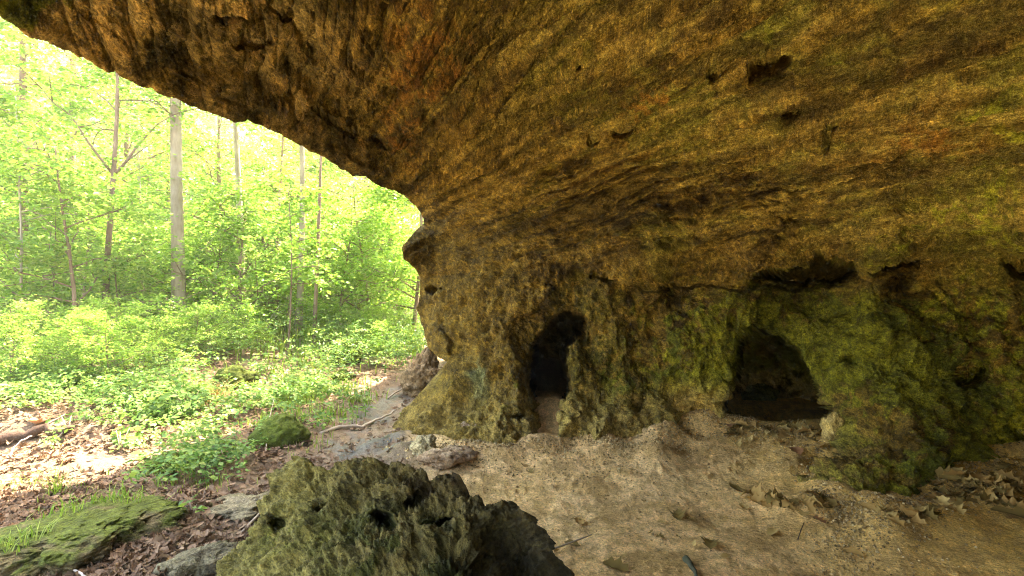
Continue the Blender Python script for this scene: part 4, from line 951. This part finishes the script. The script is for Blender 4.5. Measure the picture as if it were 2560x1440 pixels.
for (a, b, s, m, k, cu, lb) in [(2010, 1282, .14, 'dry_pale', 1, .25, 'pale yellow lobed oak leaf at the foot of the green buttress'), (2040, 1300, .13, 'dry_red', 1, .3, 'reddish oak leaf just below the pale yellow lobed one'),
      (2065, 1268, .15, 'dry_dark', 0, .8, 'dark green curled leaf standing beside the pale yellow lobed one'), (1970, 1272, .12, 'dry', 0, .6, 'curled tan leaf left of the pale yellow lobed one'), (1860, 1272, .10, 'dry_pale', 0, .9, 'small pale leaf curled into a cup below the rubble'),
      (1845, 1228, .15, 'dry_dark', 2, .7, 'long dark folded leaf on the rubble slope'), (1695, 1292, .15, 'dry_dark', 0, 1.3, 'dark crumpled leaf rolled up alone on the bare dirt'), (1930, 1335, .11, 'dry_pale', 2, .8, 'pale folded leaf alone on the dirt right of the crumpled one'),
      (1775, 1365, .14, 'dry_dark', 0, .9, 'dark triangular curled leaf with a hooked stalk on the dirt'), (1815, 1395, .07, 'dry_pale', 2, .5, 'small yellow leaf under the triangular curled leaf'), (1450, 1310, .10, 'dry', 0, .8, 'crinkled tan leaf near the boulder shadow'),
      (1540, 1420, .16, 'dry_dark', 0, 1.0, 'big dark green crumpled leaf at the bottom beside the boulder'), (1430, 1362, .10, 'dry_dark', 2, .7, 'thin dark curled leaf touching the boulder shadow'), (2130, 1385, .12, 'dry', 2, .6, 'long thin leaf lying flat on the yellow dirt'),
      (1985, 1130, .20, 'dry_red', 2, .5, 'large brown leaf in front of the wide alcove'), (1825, 1065, .16, 'dry_red', 0, .2, 'square orange brown leaf at the mouth of the wide alcove'), (2530, 1290, .22, 'dry_dark', 2, .6, 'large rounded leaf at the photo edge'), (2470, 1220, .2, 'dry', 1, .4, 'pointed tan leaf on the heap below the buttress'),
      (2500, 1180, .18, 'dry_pale', 1, .5, 'pale grey lobed leaf at the top of the heap below the buttress'), (2170, 1272, .14, 'dry', 1, .4, 'small serrated brown leaf right of the dark curled one'), (1310, 1165, .10, 'dry', 2, .8, 'thin curled leaf on the crumbly slope below the tall alcove'), (1325, 1180, .09, 'dry_dark', 0, .9, 'small dark leaf beside the thin curled one on the slope'),
      (1185, 1170, .09, 'dry_dark', 2, .8, 'tiny dark curl of leaf behind the boulder'), (100, 1055, .28, 'dry_red', 0, .8, 'large orange brown leaf beside the rotting log')]:
    leaf_thing(a, b, s, m, lb, None, k, .10, min(.42, cu * .5))
for (cx_, cy_, sx, sy, n, lb, gr, smin) in [(1940, 1070, 120, 34, 60, 'dry leaf in the drift filling the wide alcove mouth', 'leaves drifted into the wide alcove', .10), (2450, 1225, 120, 60, 70, 'dry leaf in the heap below the green buttress', 'leaves heaped below the buttress', .10),
                                            (1960, 1262, 110, 18, 20, 'dry leaf in the strip along the rubble foot', 'leaves along the rubble foot', .09), (2240, 1290, 110, 16, 14, 'dry leaf strewn on the yellow dirt edge', 'leaves along the dirt edge', .08), (1560, 1300, 200, 90, 12, 'small dry leaf scrap on the bare dirt floor', 'leaf scraps on the dirt floor', .03)]:
    for j in range(n):
        leaf_thing(cx_ + rng.uniform(-1, 1) * sx, cy_ + rng.normal() * sy * .5, rng.uniform(smin, smin * 1.8), ('dry', 'dry_dark', 'dry', 'dry_pale', 'dry_dark')[j % 5], lb, gr, j % 2, .28, .45, lift=.03)

# ================================================================== STICKS, ROOT, LOG
def stick(name, pts, r, mat, label, cat, side=()):
    mb = MB(); P = np.array(pts, float); n = 4
    Q = np.concatenate([P[i] + (P[i + 1] - P[i]) * np.linspace(0, 1, n, endpoint=False)[:, None] for i in range(len(P) - 1)] + [P[-1:]])
    Q = Q + .25 * r * rng.normal(size=Q.shape); mb.tube(Q, np.linspace(r, r * .45, len(Q)), 8)
    for s in side: S = np.array(s, float); mb.tube(S, np.linspace(r * .55, r * .25, len(S)), 6)
    return tag(obj(name, mb.mesh(name, M[mat], r * .25, 20)), label, cat)
def gp(a, b, dz=0.0): p_ = GP(a, b); p_[2] += dz; return p_
stick('root', [gp(800, 1085, .0), gp(850, 1074, .03), gp(905, 1072, .02), gp(940, 1058, .04), gp(985, 1040, .05)], .024, 'twig', 'thick tan root snaking across the wet track to the rock foot', 'root')
stick('twig', [gp(970, 1000, .03), gp(1035, 965, .08)], .014, 'twig', 'short stick propped against the leaning brown boulder', 'twig')
p = GP(35, 1150); q_ = p[1]; stick('bent_twig', [W(34, 1160, q_), W(26, 1140, q_), W(36, 1118, q_ + .03), W(55, 1100, q_ + .06), W(80, 1090, q_ + .1)], .011, 'twig_white', 'white bent twig arching up in front of the rotting log', 'twig')
stick('twig', [W(215, 1442, 2.62), W(185, 1425, 2.66), W(155, 1412, 2.72)], .008, 'twig_white', 'pale forked twig lying on the flat mossy rock', 'twig', [[W(155, 1412, 2.72), W(161, 1385, 2.74), W(158, 1360, 2.8)]])
stick('twig', [gp(145, 1105, .02), gp(165, 1092, .10), gp(185, 1090, .10)], .010, 'twig', 'small branching twig beside the end of the log', 'twig', [[gp(165, 1092, .10), gp(153, 1080, .16)], [gp(172, 1091, .1), gp(178, 1080, .16)]])
stick('twig', [gp(665, 1135, .02), gp(668, 1100, .12), gp(685, 1062, .28)], .006, 'twig', 'thin stalk leaning over the round mossy rock', 'twig')
stick('twig', [gp(605, 1340, .02), gp(650, 1300, .05), gp(690, 1240, .04)], .010, 'twig', 'straight brown stick among dry leaves left of the boulder', 'twig')
stick('twig', [gp(100, 1090, .08), gp(160, 1078, .16)], .013, 'twig', 'broken pale stick lying on the rotting log', 'twig')
stick('stick', [gp(1715, 1404, .015), gp(1745, 1450, .02)], .020, 'stick_grey', 'blue grey stick end poking in at the bottom on the dirt', 'stick')
stick('twig', [gp(1995, 1350, .005), gp(2010, 1310, .01)], .004, 'log', 'thin dark hooked stalk on the yellow dirt', 'twig')
stick('twig', [gp(1335, 1400, .02), gp(1480, 1345, .02)], .007, 'twig', 'thin twig on the dirt beside the boulder', 'twig')
stick('rotting_log', [gp(-120, 1130, .02), gp(20, 1112, .06), gp(110, 1096, .07), gp(185, 1088, .05)], .07, 'log', 'dark rotting log lying in a hollow at the photo edge', 'log')
# bleached dead shrubs
def dead_shrub(px_, py_, h, label, seed, n=8):
    rs = np.random.default_rng(seed); c = GP(px_, py_); mb = MB()
    for k in range(n):
        a = rs.uniform(0, 6.28); d = np.array([math.cos(a) * .5, math.sin(a) * .5, 1]); pts = [np.zeros(3)]
        for j in range(4): d = d + rs.normal(size=3) * .25; pts.append(pts[-1] + d / np.linalg.norm(d) * h * rs.uniform(.18, .3))
        mb.tube(pts, np.linspace(.011, .004, 5), 5)
        for j in (2, 3): e = rs.normal(size=3); e[2] = abs(e[2]); mb.tube([pts[j], pts[j] + e / np.linalg.norm(e) * h * .2], [.005, .003], 4)
    tag(obj('dead_shrub', mb.mesh('dead_shrub', M['twig_white']), None, c), label, 'shrub')
dead_shrub(885, 838, .9, 'thin bare bleached stems left of the curly dead shrub', 41, 4)
dead_shrub(1000, 825, 1.15, 'curly bleached dead shrub close to the rock nose', 42, 9)
dead_shrub(430, 815, 1.0, 'bleached bare stems standing in the undergrowth', 43, 5)
dead_shrub(640, 860, .9, 'leaning dry brown stems over the bare bank', 44, 4)

# ================================================================== AIR: the glowing veil among the trees
def haze_box(lo, hi, density):
    x0, y0, z0 = lo; x1, y1, z1 = hi
    Vh = np.array([(x0,y0,z0),(x1,y0,z0),(x1,y1,z0),(x0,y1,z0),(x0,y0,z1),(x1,y0,z1),(x1,y1,z1),(x0,y1,z1)])
    m = bpy.data.materials.new('forest_air'); m.use_nodes = True; nt = m.node_tree; nt.nodes.clear()
    out = nt.nodes.new('ShaderNodeOutputMaterial'); v = nt.nodes.new('ShaderNodeVolumePrincipled')
    v.inputs['Density'].default_value = density; v.inputs['Color'].default_value = (1, 1, .8, 1); v.inputs['Anisotropy'].default_value = .3
    nt.links.new(v.outputs['Volume'], out.inputs['Volume'])
    o = obj('haze', mesh_from('haze', Vh, np.array([(0,3,2,1),(4,5,6,7),(0,1,5,4),(1,2,6,5),(2,3,7,6),(3,0,4,7)]), m, False)); tag(o, kind='stuff')
haze_box((-112, -112, -2.5), (112, 112, 34), .0028)
